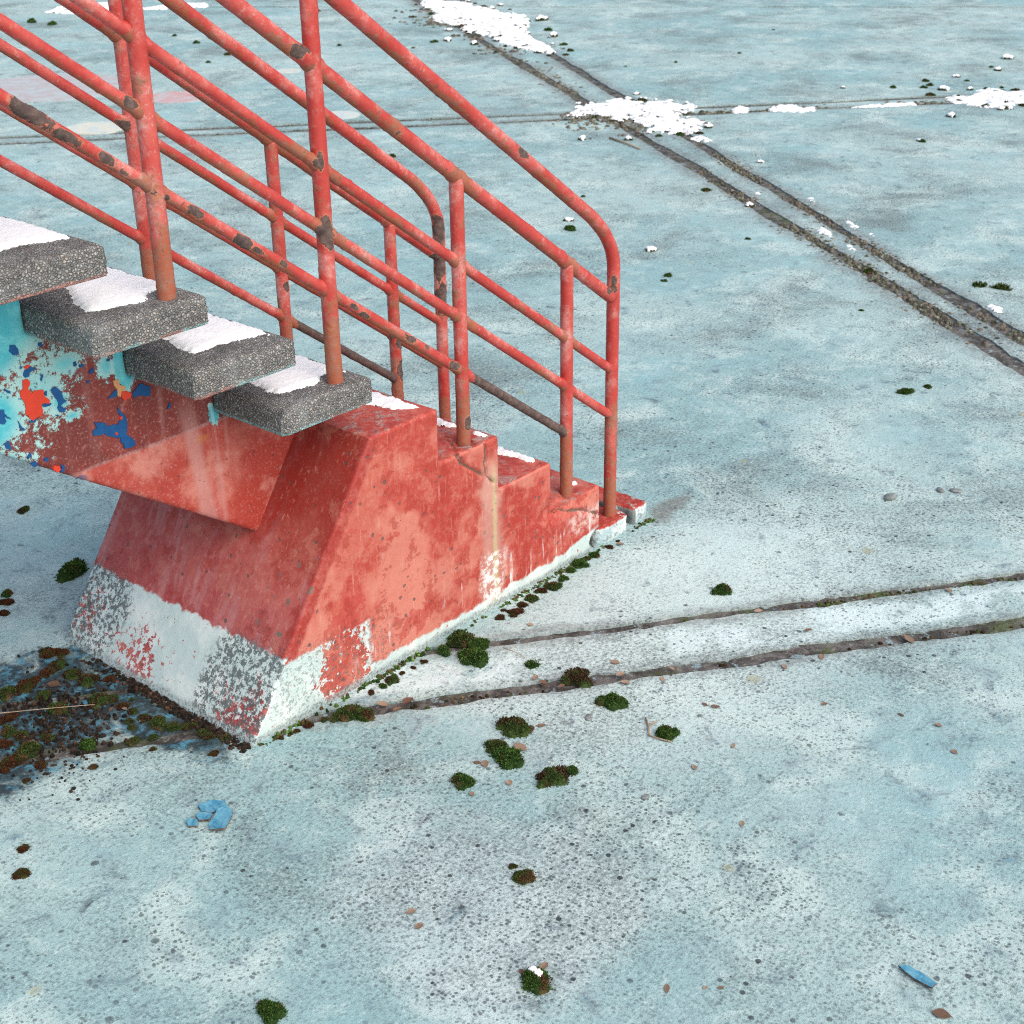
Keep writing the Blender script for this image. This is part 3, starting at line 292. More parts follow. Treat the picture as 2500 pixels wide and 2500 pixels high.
def mat_plinth():
    m = Mat('plinth_red_paint'); co = m.co; X, Y, Z = m.xyz()
    col, n3 = red_layers(m, co)
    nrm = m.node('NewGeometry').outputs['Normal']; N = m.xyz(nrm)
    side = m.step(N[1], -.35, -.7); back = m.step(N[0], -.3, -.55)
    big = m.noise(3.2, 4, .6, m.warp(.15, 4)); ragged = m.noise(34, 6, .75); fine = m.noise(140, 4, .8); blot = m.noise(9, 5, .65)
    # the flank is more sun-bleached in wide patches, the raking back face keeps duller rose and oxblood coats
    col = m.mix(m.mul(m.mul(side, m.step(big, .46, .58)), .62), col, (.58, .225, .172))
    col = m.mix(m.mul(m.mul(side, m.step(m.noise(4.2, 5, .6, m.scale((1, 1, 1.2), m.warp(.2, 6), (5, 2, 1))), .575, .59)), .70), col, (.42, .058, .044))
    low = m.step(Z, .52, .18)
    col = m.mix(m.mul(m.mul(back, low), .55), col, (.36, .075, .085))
    # a trowelled bead of older, deeper paint along the raking arris
    ex = m.sub(X, m.add(m.mul(Z, .6735), XB)); bead = m.step(m.add(m.math('ABSOLUTE', m.sub(ex, .012)), m.mul(m.sub(ragged, .5), .030)), .034, .020)
    bead = m.mul(bead, m.mx(side, m.step(Y, .04, .01)))
    col = m.mix(m.mul(bead, .9), col, m.mix(m.step(n3, .45, .6), (.34, .035, .028), (.46, .12, .10)))
    stre = m.noise(10, 4, .6, m.scale((.35, 1.6, .35), m.warp(.05, 8)))
    col = m.mix(m.mul(m.mul(back, m.step(stre, .50, .62)), .6), col, (.46, .20, .20))
    # edge bead along the raking arris, redder
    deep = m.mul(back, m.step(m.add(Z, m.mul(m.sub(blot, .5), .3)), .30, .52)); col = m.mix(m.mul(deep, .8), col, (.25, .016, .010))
    # scrubbed, flaking surface: hard-edged islands and fine upright scratches
    isl = m.noise(13, 8, .72, m.warp(.03, 20)); col = m.mix(m.mul(m.step(isl, .555, .575), .32), col, (.54, .205, .150))
    col = m.mix(m.mul(m.step(isl, .45, .43), .55), col, (.31, .026, .017))
    scr = m.noise(70, 4, .75, m.scale((1, 1, .12))); col = m.mix(m.mul(m.step(scr, .58, .68), .40), col, (.60, .30, .25)); col = m.mix(m.mul(m.step(scr, .40, .30), .30), col, (.28, .03, .02))
    col = m.mix(m.mul(m.step(fine, .56, .70), .25), col, (.62, .36, .31)); col = m.mix(m.mul(m.step(fine, .44, .30), .25), col, (.22, .03, .025))
    # pores and scrapes
    col = m.mix(m.mul(bead, .45), col, (.30, .028, .020))
    pores = m.spots(60, .34, m.warp(.01, 60), .24)
    col = m.mix(m.mul(pores, .8), col, (.11, .075, .07))
    lich = m.spots(42, .42, m.warp(.02, 50), .5)
    lz = m.mul(back, m.step(m.add(m.blob((-1.18, .0, .25), (.4, .22, .3)), m.mul(m.sub(ragged, .5), .8)), .15, .6))
    col = m.mix(m.mul(m.mul(lich, lz), .85), col, (.13, .14, .12))
    # whitewashed foot: a band on the back, a corner block on the flank, then only a thin line
    wob = m.mul(m.sub(m.noise(16, 5, .65), .5), .055)
    zz = m.add(Z, wob)
    bandb = m.mul(back, m.step(zz, .192, .184))
    xcut = m.step(m.add(X, m.mul(m.sub(ragged, .5), .05)), -.955, -.975)
    bands = m.mul(side, m.mx(m.mul(m.step(zz, .182, .172), xcut), m.step(m.add(zz, m.mul(m.step(X, -.3, .05), -.035)), .046, .036)))
    band = m.mx(bandb, bands)
    pale = m.mix(m.step(blot, .4, .65), (.48, .59, .58), (.64, .71, .69))
    # red showing through the whitewash
    fl = m.noise(52, 5, .7, m.warp(.015, 40))
    zb_ = m.mx(m.mx(m.mul(m.blob((-1.34, .50, .05), (.2, .22, .13)), .9), m.mul(m.blob((-1.31, .76, .08), (.2, .15, .16)), .8)), m.blob((-1.33, .06, .04), (.2, .20, .13)))
    zb_ = m.mul(back, m.step(m.add(zb_, m.mul(m.sub(blot, .5), .9)), .1, .8))
    zs_ = m.mul(side, m.step(m.add(m.blob((-1.06, 0, .10), (.13, 1, .22)), m.mul(m.sub(blot, .5), 1.0)), .1, .7))
    keepw = m.inv(m.step(m.add(fl, m.mx(m.mul(zb_, .17), m.mul(zs_, .26))), .64, .66))
    band = m.mul(band, keepw)
    col = m.mix(band, col, pale)
    # grey lichen crust in two patches of the whitewash
    gz = m.mx(m.mul(back, m.mx(m.step(m.add(m.blob((-1.30, .72, .10), (.25, .17, .18)), m.mul(m.sub(blot, .5), .5)), .08, .30),
                              m.step(m.add(m.blob((-1.30, .10, .09), (.25, .19, .19)), m.mul(m.sub(blot, .5), .3)), .05, .25))),
             m.mul(side, m.step(m.blob((-1.10, 0, .10), (.32, 1, .16)), .0, .5, 0, .55)))
    crust = m.step(m.add(m.noise(70, 5, .8), m.mul(gz, .08)), .575, .61)
    col = m.mix(m.mul(m.mul(crust, gz), m.mul(m.step(zz, .20, .185), .9)), col, (.085, .10, .10))
    # pale drips at the flank's foot and the lime run below the crack
    drip = m.step(m.noise(55, 3, .6, m.scale((1, 1, .10))), .56, .66)
    dz = m.mul(side, m.mul(m.step(Z, .20, .08), m.step(X, -1.05, -.95)))
    col = m.mix(m.mul(m.mul(drip, dz), m.mul(m.step(blot, .45, .6), .8)), col, (.76, .78, .78))
    run = m.mul(side, m.mul(m.step(m.add(m.math('ABSOLUTE', m.add(X, .485)), m.mul(m.sub(blot, .5), .12)), .065, .01), m.step(Z, .50, .40)))
    col = m.mix(m.mul(run, .45), col, (.55, .38, .31))
    run2 = m.mul(side, m.mul(m.step(m.add(m.math('ABSOLUTE', m.add(X, .474)), m.mul(m.sub(ragged, .5), .02)), .012, .003), m.step(Z, .46, .40)))
    col = m.mix(m.mul(run2, .6), col, (.45, .42, .22))
    wl = m.mul(run, m.mul(m.step(Z, .19, .16), m.step(ragged, .45, .56)))
    col = m.mix(m.mul(wl, .9), col, (.74, .78, .76))
    l1 = m.mul(side, m.mul(m.step(m.add(X, m.mul(m.sub(blot, .5), .1)), -.17, -.12), m.step(m.math('ABSOLUTE', m.sub(Z, .12)), .05, .02)))
    col = m.mix(m.mul(l1, m.mul(m.step(ragged, .4, .6), .6)), col, (.72, .62, .57))
    # blue-grey foot where the floor paint laps up the block
    foot = m.mul(m.step(m.add(Z, m.mul(m.sub(ragged, .5), .035)), .026, .010), m.mx(side, back))
    col = m.mix(m.mul(foot, .8), col, m.mix(m.step(fine, .45, .6), (.34, .43, .44), (.09, .10, .085)))
    # step tops: walked bare to grey concrete
    top = m.step(N[2], .75, .92)
    bare = m.mul(top, m.step(m.add(ragged, m.mul(m.sub(blot, .5), .6)), .52, .64))
    col = m.mix(m.mul(bare, .75), col, m.mix(m.step(fine, .42, .6), (.46, .33, .30), (.12, .11, .10)))
    cr = m.attr('crack'); col = m.mix(m.mul(m.step(cr, .3, .9), .85), col, (.10, .085, .065))
    h = m.add(m.add(m.mul(n3, .25), m.mul(fine, .12)), m.mul(pores, -.6))
    h = m.add(h, m.mul(m.mul(crust, gz), .2))
    return m.done(col, m.step(ragged, .3, .7, .50, .75), m.bump(h, .006, .7), .35)

def mat_beam():
    m = Mat('beam_layered_paint'); co = m.co; X, Y, Z = m.xyz()
    ragged = m.noise(40, 6, .75); blot = m.noise(10, 5, .65, m.warp(.03, 30)); fine = m.noise(150, 3, .7); n2 = m.noise(5, 4, .6, m.warp(.1, 8))
    below = m.step(m.add(Z, m.mul(m.sub(blot, .5), .01)), .740, .728)
    up = m.mix(m.step(n2, .42, .62), (.15, .028, .024), (.22, .034, .026))
    up = m.mix(m.mul(m.step(blot, .50, .68), .55), up, (.19, .060, .062))
    up = m.mix(m.mul(m.step(m.noise(7, 4, .6, m.scale((1, 1, 1), co, (4, 4, 4))), .56, .66), .6), up, (.34, .075, .04))
    dn = m.mix(m.step(n2, .42, .60), (.36, .045, .032), (.47, .125, .095))
    dn = m.mix(m.mul(m.step(blot, .48, .62), .5), dn, (.54, .23, .185))
    col = m.mix(below, up, dn)
    col = m.mix(m.mul(m.step(m.math('ABSOLUTE', m.add(m.sub(Z, .735), m.mul(m.sub(blot, .5), .012))), .006, .002), m.step(ragged, .35, .6, .0, .45)), col, (.44, .27, .27))
    col = m.mix(m.mul(m.step(ragged, .54, .68), .30), col, (.54, .25, .21)); col = m.mix(m.mul(m.step(ragged, .46, .34), .35), col, (.16, .028, .022)); col = m.mix(m.mul(m.step(fine, .54, .68), .35), col, (.58, .36, .33))
    # lime streaks running down
    st = m.noise(16, 4, .6, m.scale((1, 1, .05)))
    col = m.mix(m.mul(m.step(st, .56, .72), m.step(X, -1.5, -1.25, .1, .35)), col, (.56, .33, .31))
    col = m.mix(m.mul(m.step(m.add(m.math('ABSOLUTE', m.add(m.add(X, 1.262), m.mul(m.sub(Z, .7), .10))), m.mul(m.sub(blot, .5), .03)), .030, .010), m.step(Z, .86, .70, 0, .5)), col, (.50, .27, .25))
    col = m.mix(m.mul(m.step(m.add(m.blob((-1.235, .247, .705), (.045, .5, .040)), m.mul(m.sub(ragged, .5), 1.2)), .45, .9), .4), col, (.50, .20, .06))
    # turquoise coat peeling off: solid up the flight, speckled towards its edge
    def bl(cx, cz, rx, rz): return m.blob((cx, .247, cz), (rx, .6, rz))
    t = m.mx(bl(-1.76, 1.09, .20, .17), m.mul(bl(-1.69, 1.13, .16, .16), 1.0))
    t = m.mx(t, m.mul(bl(-1.78, .92, .17, .14), .95)); t = m.mx(t, m.mul(bl(-1.80, .80, .19, .09), .85))
    t = m.mx(t, m.mul(bl(-1.425, .945, .045, .10), 1.1)); t = m.mx(t, m.mul(bl(-1.47, .955, .055, .075), .62))
    t = m.mx(t, m.mul(bl(-1.57, .99, .10, .06), .62)); t = m.mx(t, m.mul(bl(-1.595, .91, .06, .06), .66)); t = m.mx(t, m.mul(bl(-1.57, .87, .07, .03), .6))
    t = m.mx(t, m.mul(bl(-1.64, .95, .22, .24), .52)); t = m.mx(t, m.mul(bl(-1.196, .755, .028, .05), 1.0)); t = m.mx(t, m.mul(m.step(X, -1.78, -1.95), .9))
    cy = m.step(m.add(m.mul(t, .80), m.add(m.mul(m.sub(m.noise(60, 6, .8), .5), .95), m.mul(m.sub(blot, .5), .5))), .26, .31)
    cyc = m.mix(m.step(blot, .42, .62), (.055, .42, .50), (.16, .56, .60)); cyc = m.mix(m.mul(m.step(m.noise(30, 3, .6, m.scale((1, 1, .06))), .60, .72), .6), cyc, (.45, .68, .68))
    cyc = m.mix(m.step(t, .62, .35), cyc, (.36, .58, .57))
    col = m.mix(m.mul(cy, .96), col, cyc)
    # small blue remnants of an older coat
    bz = m.mul(m.step(m.vor(16, m.warp(.05, 30)).outputs['Distance'], .20, .17), m.mul(m.step(X, -1.50, -1.62), m.step(blot, .54, .57)))
    col = m.mix(bz, col, (.008, .065, .20))
    pores = m.spots(70, .25, m.warp(.01, 60), .10); col = m.mix(m.mul(pores, .7), col, (.10, .05, .05))
    h = m.add(m.add(m.mul(cy, .5), m.mul(fine, .10)), m.add(m.mul(ragged, .2), m.mul(pores, -.6)))
    return m.done(col, .55, m.bump(h, .003, .7), .35)

def mat_aggregate():
    m = Mat('exposed_aggregate'); 
    inf = m.node('ObjectInfo').outputs['Random']
    cmb = m.node('CombineXYZ'); m.set(cmb.inputs[0], m.mul(inf, 7.0)); m.set(cmb.inputs[1], m.mul(inf, 3.0))
    ad = m.node('VectorMath', operation='ADD'); m.l.new(m.co, ad.inputs[0]); m.l.new(cmb.outputs[0], ad.inputs[1]); co = ad.outputs[0]
    wc = m.warp(.004, 120, co)
    v = m.vor(165, wc); e = m.vor(165, wc, 'DISTANCE_TO_EDGE'); r = m.xyz(v.outputs['Color'])
    col = m.mix(r[0], (.21, .205, .20), (.40, .39, .375)); col = m.mix(m.mul(m.step(r[1], .75, .9), .6), col, (.42, .36, .31))
    col = m.mix(m.mul(m.step(r[2], .8, .9), .7), col, (.11, .115, .12))
    gap = m.step(e.outputs['Distance'], .13, .03); col = m.mix(m.mul(gap, .72), col, (.060, .060, .061))
    n = m.noise(9, 5, .65, co, .4); col = m.mix(m.mul(m.step(n, .48, .68), .50), col, (.085, .085, .085))
    g = m.noise(5, 5, .65, m.scale((1, 1, 1), co, (3, 3, 3)), .3); col = m.mix(m.mul(m.step(g, .56, .70), .35), col, (.46, .48, .48))
    # pink and turquoise paint smears along the under edge
    Z = m.xyz()[2]; rag = m.noise(45, 5, .7, co)
    col = m.mix(m.mul(m.step(m.add(Z, m.mul(m.sub(rag, .5), .02)), -.055, -.0635), .7), col, m.mix(m.step(m.noise(5, 2, .5, co), .47, .53), (.52, .22, .18), (.30, .58, .58)))
    col = m.mix(m.mul(m.step(m.noise(14, 5, .7, m.scale((1, 1, 1), co, (6, 1, 3)), .4), .66, .72), .35), col, (.40, .52, .50))
    h = m.mul(m.step(e.outputs['Distance'], .0, .28), m.step(r[1], 0, 1, .55, 1.0))
    return m.done(col, .85, m.bump(h, .0045, 1.0), .3)

def mat_rail():
    m = Mat('peeling_red_rail_paint'); co = m.co
    rust = m.attr('rust'); bare = m.attr('bare'); top = m.attr('fade_sheen')
    n1 = m.noise(7, 4, .6, co); n2 = m.noise(60, 5, .75, co); n3 = m.noise(22, 5, .7, m.warp(.02, 30)); fine = m.noise(220, 3, .7, co)
    col = m.mix(m.step(n1, .40, .62), (.43, .045, .036), (.52, .095, .078))
    fd = m.step(m.add(m.mul(top, .42), m.add(m.mul(m.sub(n3, .5), 1.3), m.mul(m.sub(n1, .5), 1.0))), .02, .40)  # sun-faded paint, with a pale highlight coloured in
    col = m.mix(m.mul(fd, .85), col, m.mix(m.step(n2, .42, .62), (.53, .195, .172), (.60, .325, .295)))
    col = m.mix(m.mul(m.step(n2, .57, .66), m.step(n1, .40, .60, .15, .65)), col, (.55, .31, .28)); col = m.mix(m.mul(m.step(n2, .44, .34), .35), col, (.30, .028, .022))
    col = m.mix(m.mul(m.step(m.add(m.noise(90, 5, .8, co), m.mul(m.sub(n1, .5), .5)), .66, .70), .8), col, (.42, .35, .30))
    rm = m.step(m.add(rust, m.mul(m.sub(n3, .5), 1.3)), .40, .62)
    rc = m.mix(m.step(n2, .40, .62), (.32, .095, .045), (.26, .125, .08)); col = m.mix(m.mul(rm, .85), col, rc)
    tiny = m.mul(m.step(m.noise(75, 4, .7, m.scale((1, 1, 1), co, (5, 2, 8))), .635, .66), m.step(m.add(rust, n1), .55, .85)); col = m.mix(m.mul(tiny, .85), col, (.16, .075, .05))
    bn = m.mul(m.sub(m.noise(38, 5, .7, m.warp(.02, 40)), .5), 1.1)
    bm_ = m.step(m.add(bare, bn), .38, .43)
    bc = m.mix(m.step(n2, .4, .65), (.075, .048, .044), (.15, .10, .085)); col = m.mix(bm_, col, bc)
    edge = m.mul(m.step(m.add(bare, bn), .26, .35), m.inv(bm_)); col = m.mix(m.mul(edge, .7), col, (.42, .17, .10))
    h = m.add(m.mul(m.inv(bm_), .8), m.add(m.mul(n2, .35), m.mul(m.mul(rm, fine), .5)))
    return m.done(col, m.step(m.mx(rm, bm_), 0, 1, .42, .85), m.bump(h, .0025, .8), .4)

def mat_snow():
    m = Mat('old_snow'); w = m.world(); a = m.noise(120, 4, .7, w); b = m.noise(25, 4, .6, w)
    c = m.noise(300, 3, .8, w)
    col = m.mix(m.step(b, .4, .7), (.88, .90, .92), (.94, .945, .95))
    return m.done(m.mix(m.mul(m.step(c, .5, .7), .25), col, (.70, .75, .80)), .75, m.bump(m.add(a, m.mul(b, 1.5)), .002, .7), .3)

def mat_moss(name, lo, hi, tip, dead):
    m = Mat(name); t = m.attr('tint'); d = m.attr('dead'); n = m.noise(70, 4, .7)
    col = m.mix(m.step(m.add(t, m.mul(m.sub(n, .5), .8)), .15, .85), lo, hi); col = m.mix(m.step(t, .86, .97), col, tip); col = m.mix(m.step(d, .35, .65), col, dead)
    return m.done(col, .9, None, .15)
def plain(name, col, col2=None, rough=.8, sc=60, bump=.002):
    m = Mat(name); n = m.noise(sc, 5, .7)
    return m.done(m.mix(m.step(n, .35, .65), col, col2 or col), rough, m.bump(n, bump, .7), .3)
def mat_leaf():
    m = Mat('dry_leaf'); r = m.node('ObjectInfo').outputs['Random']; n = m.noise(90, 4, .7)
    c = m.mix(r, (.12, .065, .042), (.36, .26, .185)); c = m.mix(m.mul(m.step(n, .5, .7), .5), c, (.12, .06, .04))
    return m.done(c, .7, m.bump(n, .002, .6), .3)
def mat_slab():
    m = Mat('broken_slab_paint'); X, Y, Z = m.xyz(); rag = m.noise(40, 6, .75); blot = m.noise(12, 5, .65)
    red, n3 = red_layers(m, m.co); N = m.xyz(m.node('NewGeometry').outputs['Normal'])
    top = m.mul(m.step(N[2], .45, .8), m.step(m.add(rag, m.mul(m.sub(blot, .5), .8)), .70, .60))
    c = m.mix(m.step(blot, .42, .62), (.40, .54, .57), (.70, .75, .74)); c = m.mix(m.mul(m.step(rag, .52, .62), .7), c, (.16, .19, .19))
    c = m.mix(m.mul(m.attr('crack'), .8), c, (.09, .09, .085)); c = m.mix(top, c, red)
    return m.done(c, .75, m.bump(m.add(rag, n3), .006, .8), .3)
def mat_circle(name, col):
    m = Mat(name); w = m.world(); a = m.noise(9, 6, .7, w); b = m.noise(60, 4, .7, w)
    c = m.mix(m.step(a, .34, .70, .15, .85), col, (.42, .54, .57)); c = m.mix(m.mul(m.step(b, .5, .7), .5), c, (.25, .31, .33))
    return m.done(c, .8, None, .2)

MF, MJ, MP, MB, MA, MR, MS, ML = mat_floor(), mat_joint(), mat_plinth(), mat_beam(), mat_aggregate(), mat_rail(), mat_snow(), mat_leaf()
MSLAB = mat_slab()
MOSSM = {
    'green': mat_moss('green_moss', (.014, .034, .008), (.070, .145, .026), (.17, .27, .06), (.08, .05, .022)),
    'olive': mat_moss('olive_moss', (.016, .030, .008), (.075, .110, .026), (.18, .20, .06), (.09, .055, .025)),
    'brown': mat_moss('brown_moss', (.018, .013, .006), (.095, .060, .028), (.19, .14, .06), (.045, .075, .02)),
    'rust': mat_moss('rusty_moss', (.020, .010, .005), (.115, .042, .018), (.24, .10, .045), (.05, .05, .015))}
M_DARK = mat_moss('dark_wet_litter', (.010, .008, .007), (.050, .028, .018), (.13, .075, .05), (.022, .018, .014))
M_LITTER = mat_moss('joint_litter', (.06, .058, .045), (.15, .16, .115), (.30, .30, .26), (.15, .125, .10))
M_TWIG = plain('twig_bark', (.26, .19, .13), (.40, .31, .22))
M_CHIP = plain('blue_paint_chip', (.035, .19, .32), (.13, .34, .45), .7, 70)
M_CHIPU = plain('chip_underside', (.05, .04, .035), (.20, .12, .08))
M_PATCH = {'scarlet': plain('scarlet_paint', (.62, .050, .022), (.55, .045, .022), .5, 25, .001), 'blue': plain('cobalt_paint', (.006, .060, .20), (.010, .085, .24), .5, 25, .001), 'orange': plain('ochre_paint', (.52, .22, .08), (.58, .30, .14), .6, 25, .001)}

# ================================================================ the floor: base sheet, slabs, joints
def clip(poly, p, n):
    out = []
    for i in range(len(poly)):
        a, b = poly[i-1], poly[i]; da = (a[0]-p[0])*n[0]+(a[1]-p[1])*n[1]; db = (b[0]-p[0])*n[0]+(b[1]-p[1])*n[1]
        if (da >= 0) != (db >= 0):
            t = da/(da-db); out.append((a[0]+t*(b[0]-a[0]), a[1]+t*(b[1]-a[1])))
        if db >= 0: out.append(b)
    return out
BIG = [(-150, -150), (150, -150), (150, 150), (-150, 150)]
def strip(poly, lo, hi, glo, ghi):
    if lo: n = lo[1]; poly = clip(poly, (lo[0][0]+n[0]*glo, lo[0][1]+n[1]*glo), n)
    if hi: n = hi[1]; poly = clip(poly, (hi[0][0]-n[0]*ghi, hi[0][1]-n[1]*ghi), (-n[0], -n[1]))
    return poly
ground = mesh_obj('ground', [(-300, -300, -.008), (300, -300, -.008), (300, 300, -.008), (-300, 300, -.008)], [(0, 1, 2, 3)], MJ, smooth=False)
tag(ground, kind='structure')
rows = [(None, LA2, 0, .030), (LA2, LA1, .026, .019), (LA1, LC1, .021, .040), (LC1, LC2, .034, .030), (LC2, LD, .036, .03), (LD, None, .03, 0)]
cols = [(LB1, None, .045, 0), (LB2, LB1, .040, .045), (None, LB2, 0, .040)]    # left of LB1 / strip between / right of LB2
def slab(poly, seed, zoff=0.0):
    pts = []
    for i in range(len(poly)):
        a, b = Vector(poly[i-1]), Vector(poly[i]); L = (b-a).length
        if L < 1e-4: continue
        d = (b-a)/L; nn = Vector((-d.y, d.x)); t = 0.0
        while t < L:
            p = a+d*t; near = (p-Vector((1, 1))).length < 13
            j = (fbm((p.x, p.y, 0), 3.5, 5, seed)*.030+fbm((p.x, p.y, 0), .9, 2, seed+4)*.05*(p.length > 1.6)+nz((p.x, p.y, 0), 45, seed)*.009) if near else 0
            if 0 < t < L-.02: p = p+nn*j
            pts.append((p.x, p.y)); t += (.025 if (p-Vector((0, 0))).length < 4 else .07) if near else 4.0
    n = len(pts); vs_ = [(x, y, zoff) for x, y in pts]+[(x, y, -.03) for x, y in pts]
    fs = [tuple(range(n))]+[(i, i+n, (i+1) % n+n, (i+1) % n) for i in range(n)]
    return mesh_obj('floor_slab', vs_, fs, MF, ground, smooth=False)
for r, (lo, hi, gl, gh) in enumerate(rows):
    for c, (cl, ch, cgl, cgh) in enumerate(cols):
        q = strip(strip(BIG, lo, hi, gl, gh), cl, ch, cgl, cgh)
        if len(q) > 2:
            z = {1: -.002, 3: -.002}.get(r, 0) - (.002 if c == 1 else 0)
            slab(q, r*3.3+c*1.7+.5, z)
# faded painted dots on the far slab
def circle(c, r, mat, seed):
    pts = [(c[0]+math.cos(a)*r*(1+.05*nz((math.cos(a), math.sin(a), 0), 2, seed)), c[1]+math.sin(a)*r*(1+.05*nz((math.cos(a), math.sin(a), 3), 2, seed))) for a in [k*math.tau/64 for k in range(64)]]
    n = 64; mesh_obj('painted_circle', [(x, y, .004) for x, y in pts]+[(x, y, -.01) for x, y in pts], [tuple(range(n))]+[(i, i+n, (i+1) % n+n, (i+1) % n) for i in range(n)], mat, ground, smooth=False)
circle((3.86, 7.08), .24, mat_circle('faded_rose_paint', (.55, .24, .23)), 1)
circle((2.79, 6.60), .21, mat_circle('faded_cream_paint', (.66, .62, .50)), 2)
circle((3.50, 8.25), .62, mat_circle('faded_grey_rose_paint', (.42, .33, .33)), 3)
circle((4.13, 5.56), .15, mat_circle('faded_cream_paint_thin', (.60, .60, .54)), 4)
circle((5.16, 7.28), .11, mat_circle('faded_sand_paint', (.60, .56, .48)), 5)

# ================================================================ the staircase
stair = tag(empty('concrete_staircase', (0, 0, 0)), 'red painted concrete stair with loose grey treads, beam, slanted plinth and pipe railings', 'staircase')

def prism(pts, y0, y1):
    bm = bmesh.new(); a = [bm.verts.new((x, y0, z)) for x, z in pts]; b = [bm.verts.new((x, y1, z)) for x, z in pts]; n = len(pts)
    bm.faces.new(a); bm.faces.new(b[::-1])
    for i in range(n): bm.faces.new((a[i], b[i], b[(i+1) % n], a[(i+1) % n])[::-1])
    bmesh.ops.recalc_face_normals(bm, faces=bm.faces); return bm
# plinth
prof = [(XB, -.03), (XB, 0), (XT, Z4), (X4, Z4), (X4, Z3), (X3, Z3), (X3, Z2), (X2, Z2), (X2, Z1), (0, Z1), (0, -.03)]
bm = prism(prof, 0, W); bmesh.ops.bevel(bm, geom=bm.edges[:], offset=.004, segments=2, affect='EDGES', profile=.5)
pm = remeshed(bm, .0050); P_, N_ = vget(pm); px, py, pz = P_.T; PXZ = P_[:, [0, 2]]
d = np.full(len(P_), 9.0)
face = py < .02
mk = (px > -.62) & (px < -.40) & (pz > .30)
d = np.where(mk & face, np.minimum(segv(PXZ, CRACK3), segv(PXZ, CRACK3b)), d)
d = np.where(mk & ~face & (pz > .50) & (N_[:, 2] > .7) & (py < .12), np.minimum(abs(px-CRACK3[0][0]+.25*py+.01*np.sin(py*70)), abs(px-CRACK3b[0][0]-.35*py+.01*np.sin(py*60))), d)
d = np.where((px > -.26) & (px < .02) & face, segv(PXZ, CRACK1), d)
k_ = 1-ssv(.0005, .0065, d+.004*nzv(P_, 50)+.002*nzv(P_, 12))
k_ *= np.where((px < -.44) & (px > -.47) & (pz < .44), .4, 1)
corner = (abs(N_) < .9).all(1) & (abs(N_ @ np.array((-.8294, 0, .5586))) < .93)
chip_ = np.maximum(0, fbmv(P_, 14, 3, 4.)-.10)*.016*corner
hole = sum(np.maximum(0, 1-np.hypot(px-hx, py-YN)/.05)*(abs(pz-hz) < .02) for hx, hz in ((-.0993, Z1), (-.5366, Z3)))
brk = np.maximum(0, 1-((px+.17)**2*60+py**2*500+(pz-Z1)**2*400))*(pz > .12)
brk2 = np.maximum(0, 1-((px/.05)**2+(py/.06)**2+((pz-.03)/.04)**2))
mv = -(k_*.008+chip_+hole*.012*(1+nzv(P_, 50))+brk*.012*(1+.6*nzv(P_, 40))+brk2*.03)+fbmv(P_, 5, 2)*.0020+fbmv(P_, 45, 3)*.0008
vset(pm, P_+N_*mv[:, None]); cr = np.clip(k_+hole*.9*(.6+nzv(P_, 40))+brk2, 0, 1)
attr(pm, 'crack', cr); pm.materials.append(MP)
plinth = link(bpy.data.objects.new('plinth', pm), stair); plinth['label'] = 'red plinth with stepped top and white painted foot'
# broken bottom step: two pieces with a gap
def piece(pts, z0, z1, tilt, seed, name):
    bm = bmesh.new(); a = [bm.verts.new((x, y, z0)) for x, y in pts]; b = [bm.verts.new((x, y, z1+tilt*(x-.2))) for x, y in pts]; n = len(pts)
    bm.faces.new(a[::-1]); bm.faces.new(b)
    for i in range(n): bm.faces.new((a[i], a[(i+1) % n], b[(i+1) % n], b[i]))
    bmesh.ops.recalc_face_normals(bm, faces=bm.faces); bmesh.ops.bevel(bm, geom=bm.edges[:], offset=.006, segments=2, affect='EDGES')
    me = remeshed(bm, .0045); Q, M_ = vget(me)
    Q = Q+M_*(fbmv(Q, 30, 3, seed)*.005+fbmv(Q, 9, 2, seed)*.005)[:, None]; vset(me, Q); ck = (np.minimum(abs(Q[:, 0]-.168), abs(Q[:, 0]-.190)) < .009).astype(float)
    attr(me, 'crack', ck); me.materials.append(MSLAB); link(bpy.data.objects.new(name, me), plinth)
piece([(.004, .012), (.045, -.002), (.10, .0), (.158, .008), (.168, .05), (.150, .11), (.168, .2), (.160, .40), (.17, .6), (.165, .78), (.004, .78)], -.02, .052, 0, 1., 'broken_step_piece')
piece([(.186, .01), (.25, .012), (.285, .03), (.287, .12), (.275, .2), (.285, .4), (.28, .6), (.285, .77), (.188, .77), (.180, .5), (.186, .2), (.170, .11), (.188, .05)], -.02, .052, -.10, 2., 'broken_step_piece')

# beam with saw-tooth seats
top = []; K = 7
sl = .672; xb0, zb0 = -1.103, .401
pts = [(-.945, .60), (-1.02, .45), (xb0+.02, zb0-.012)]
xend = XTR-TDEP-(K-1)*RUN
pts.append((xend, zb0+sl*(xb0-xend)))
for k in range(K-1, -1, -1):
    xk = XTR-TDEP-k*RUN; zk = ZT+k*RISE-TTH
    pts.append((xk, zk)); pts.append((XTR-TDEP-(k-1)*RUN if k else -.93, zk))
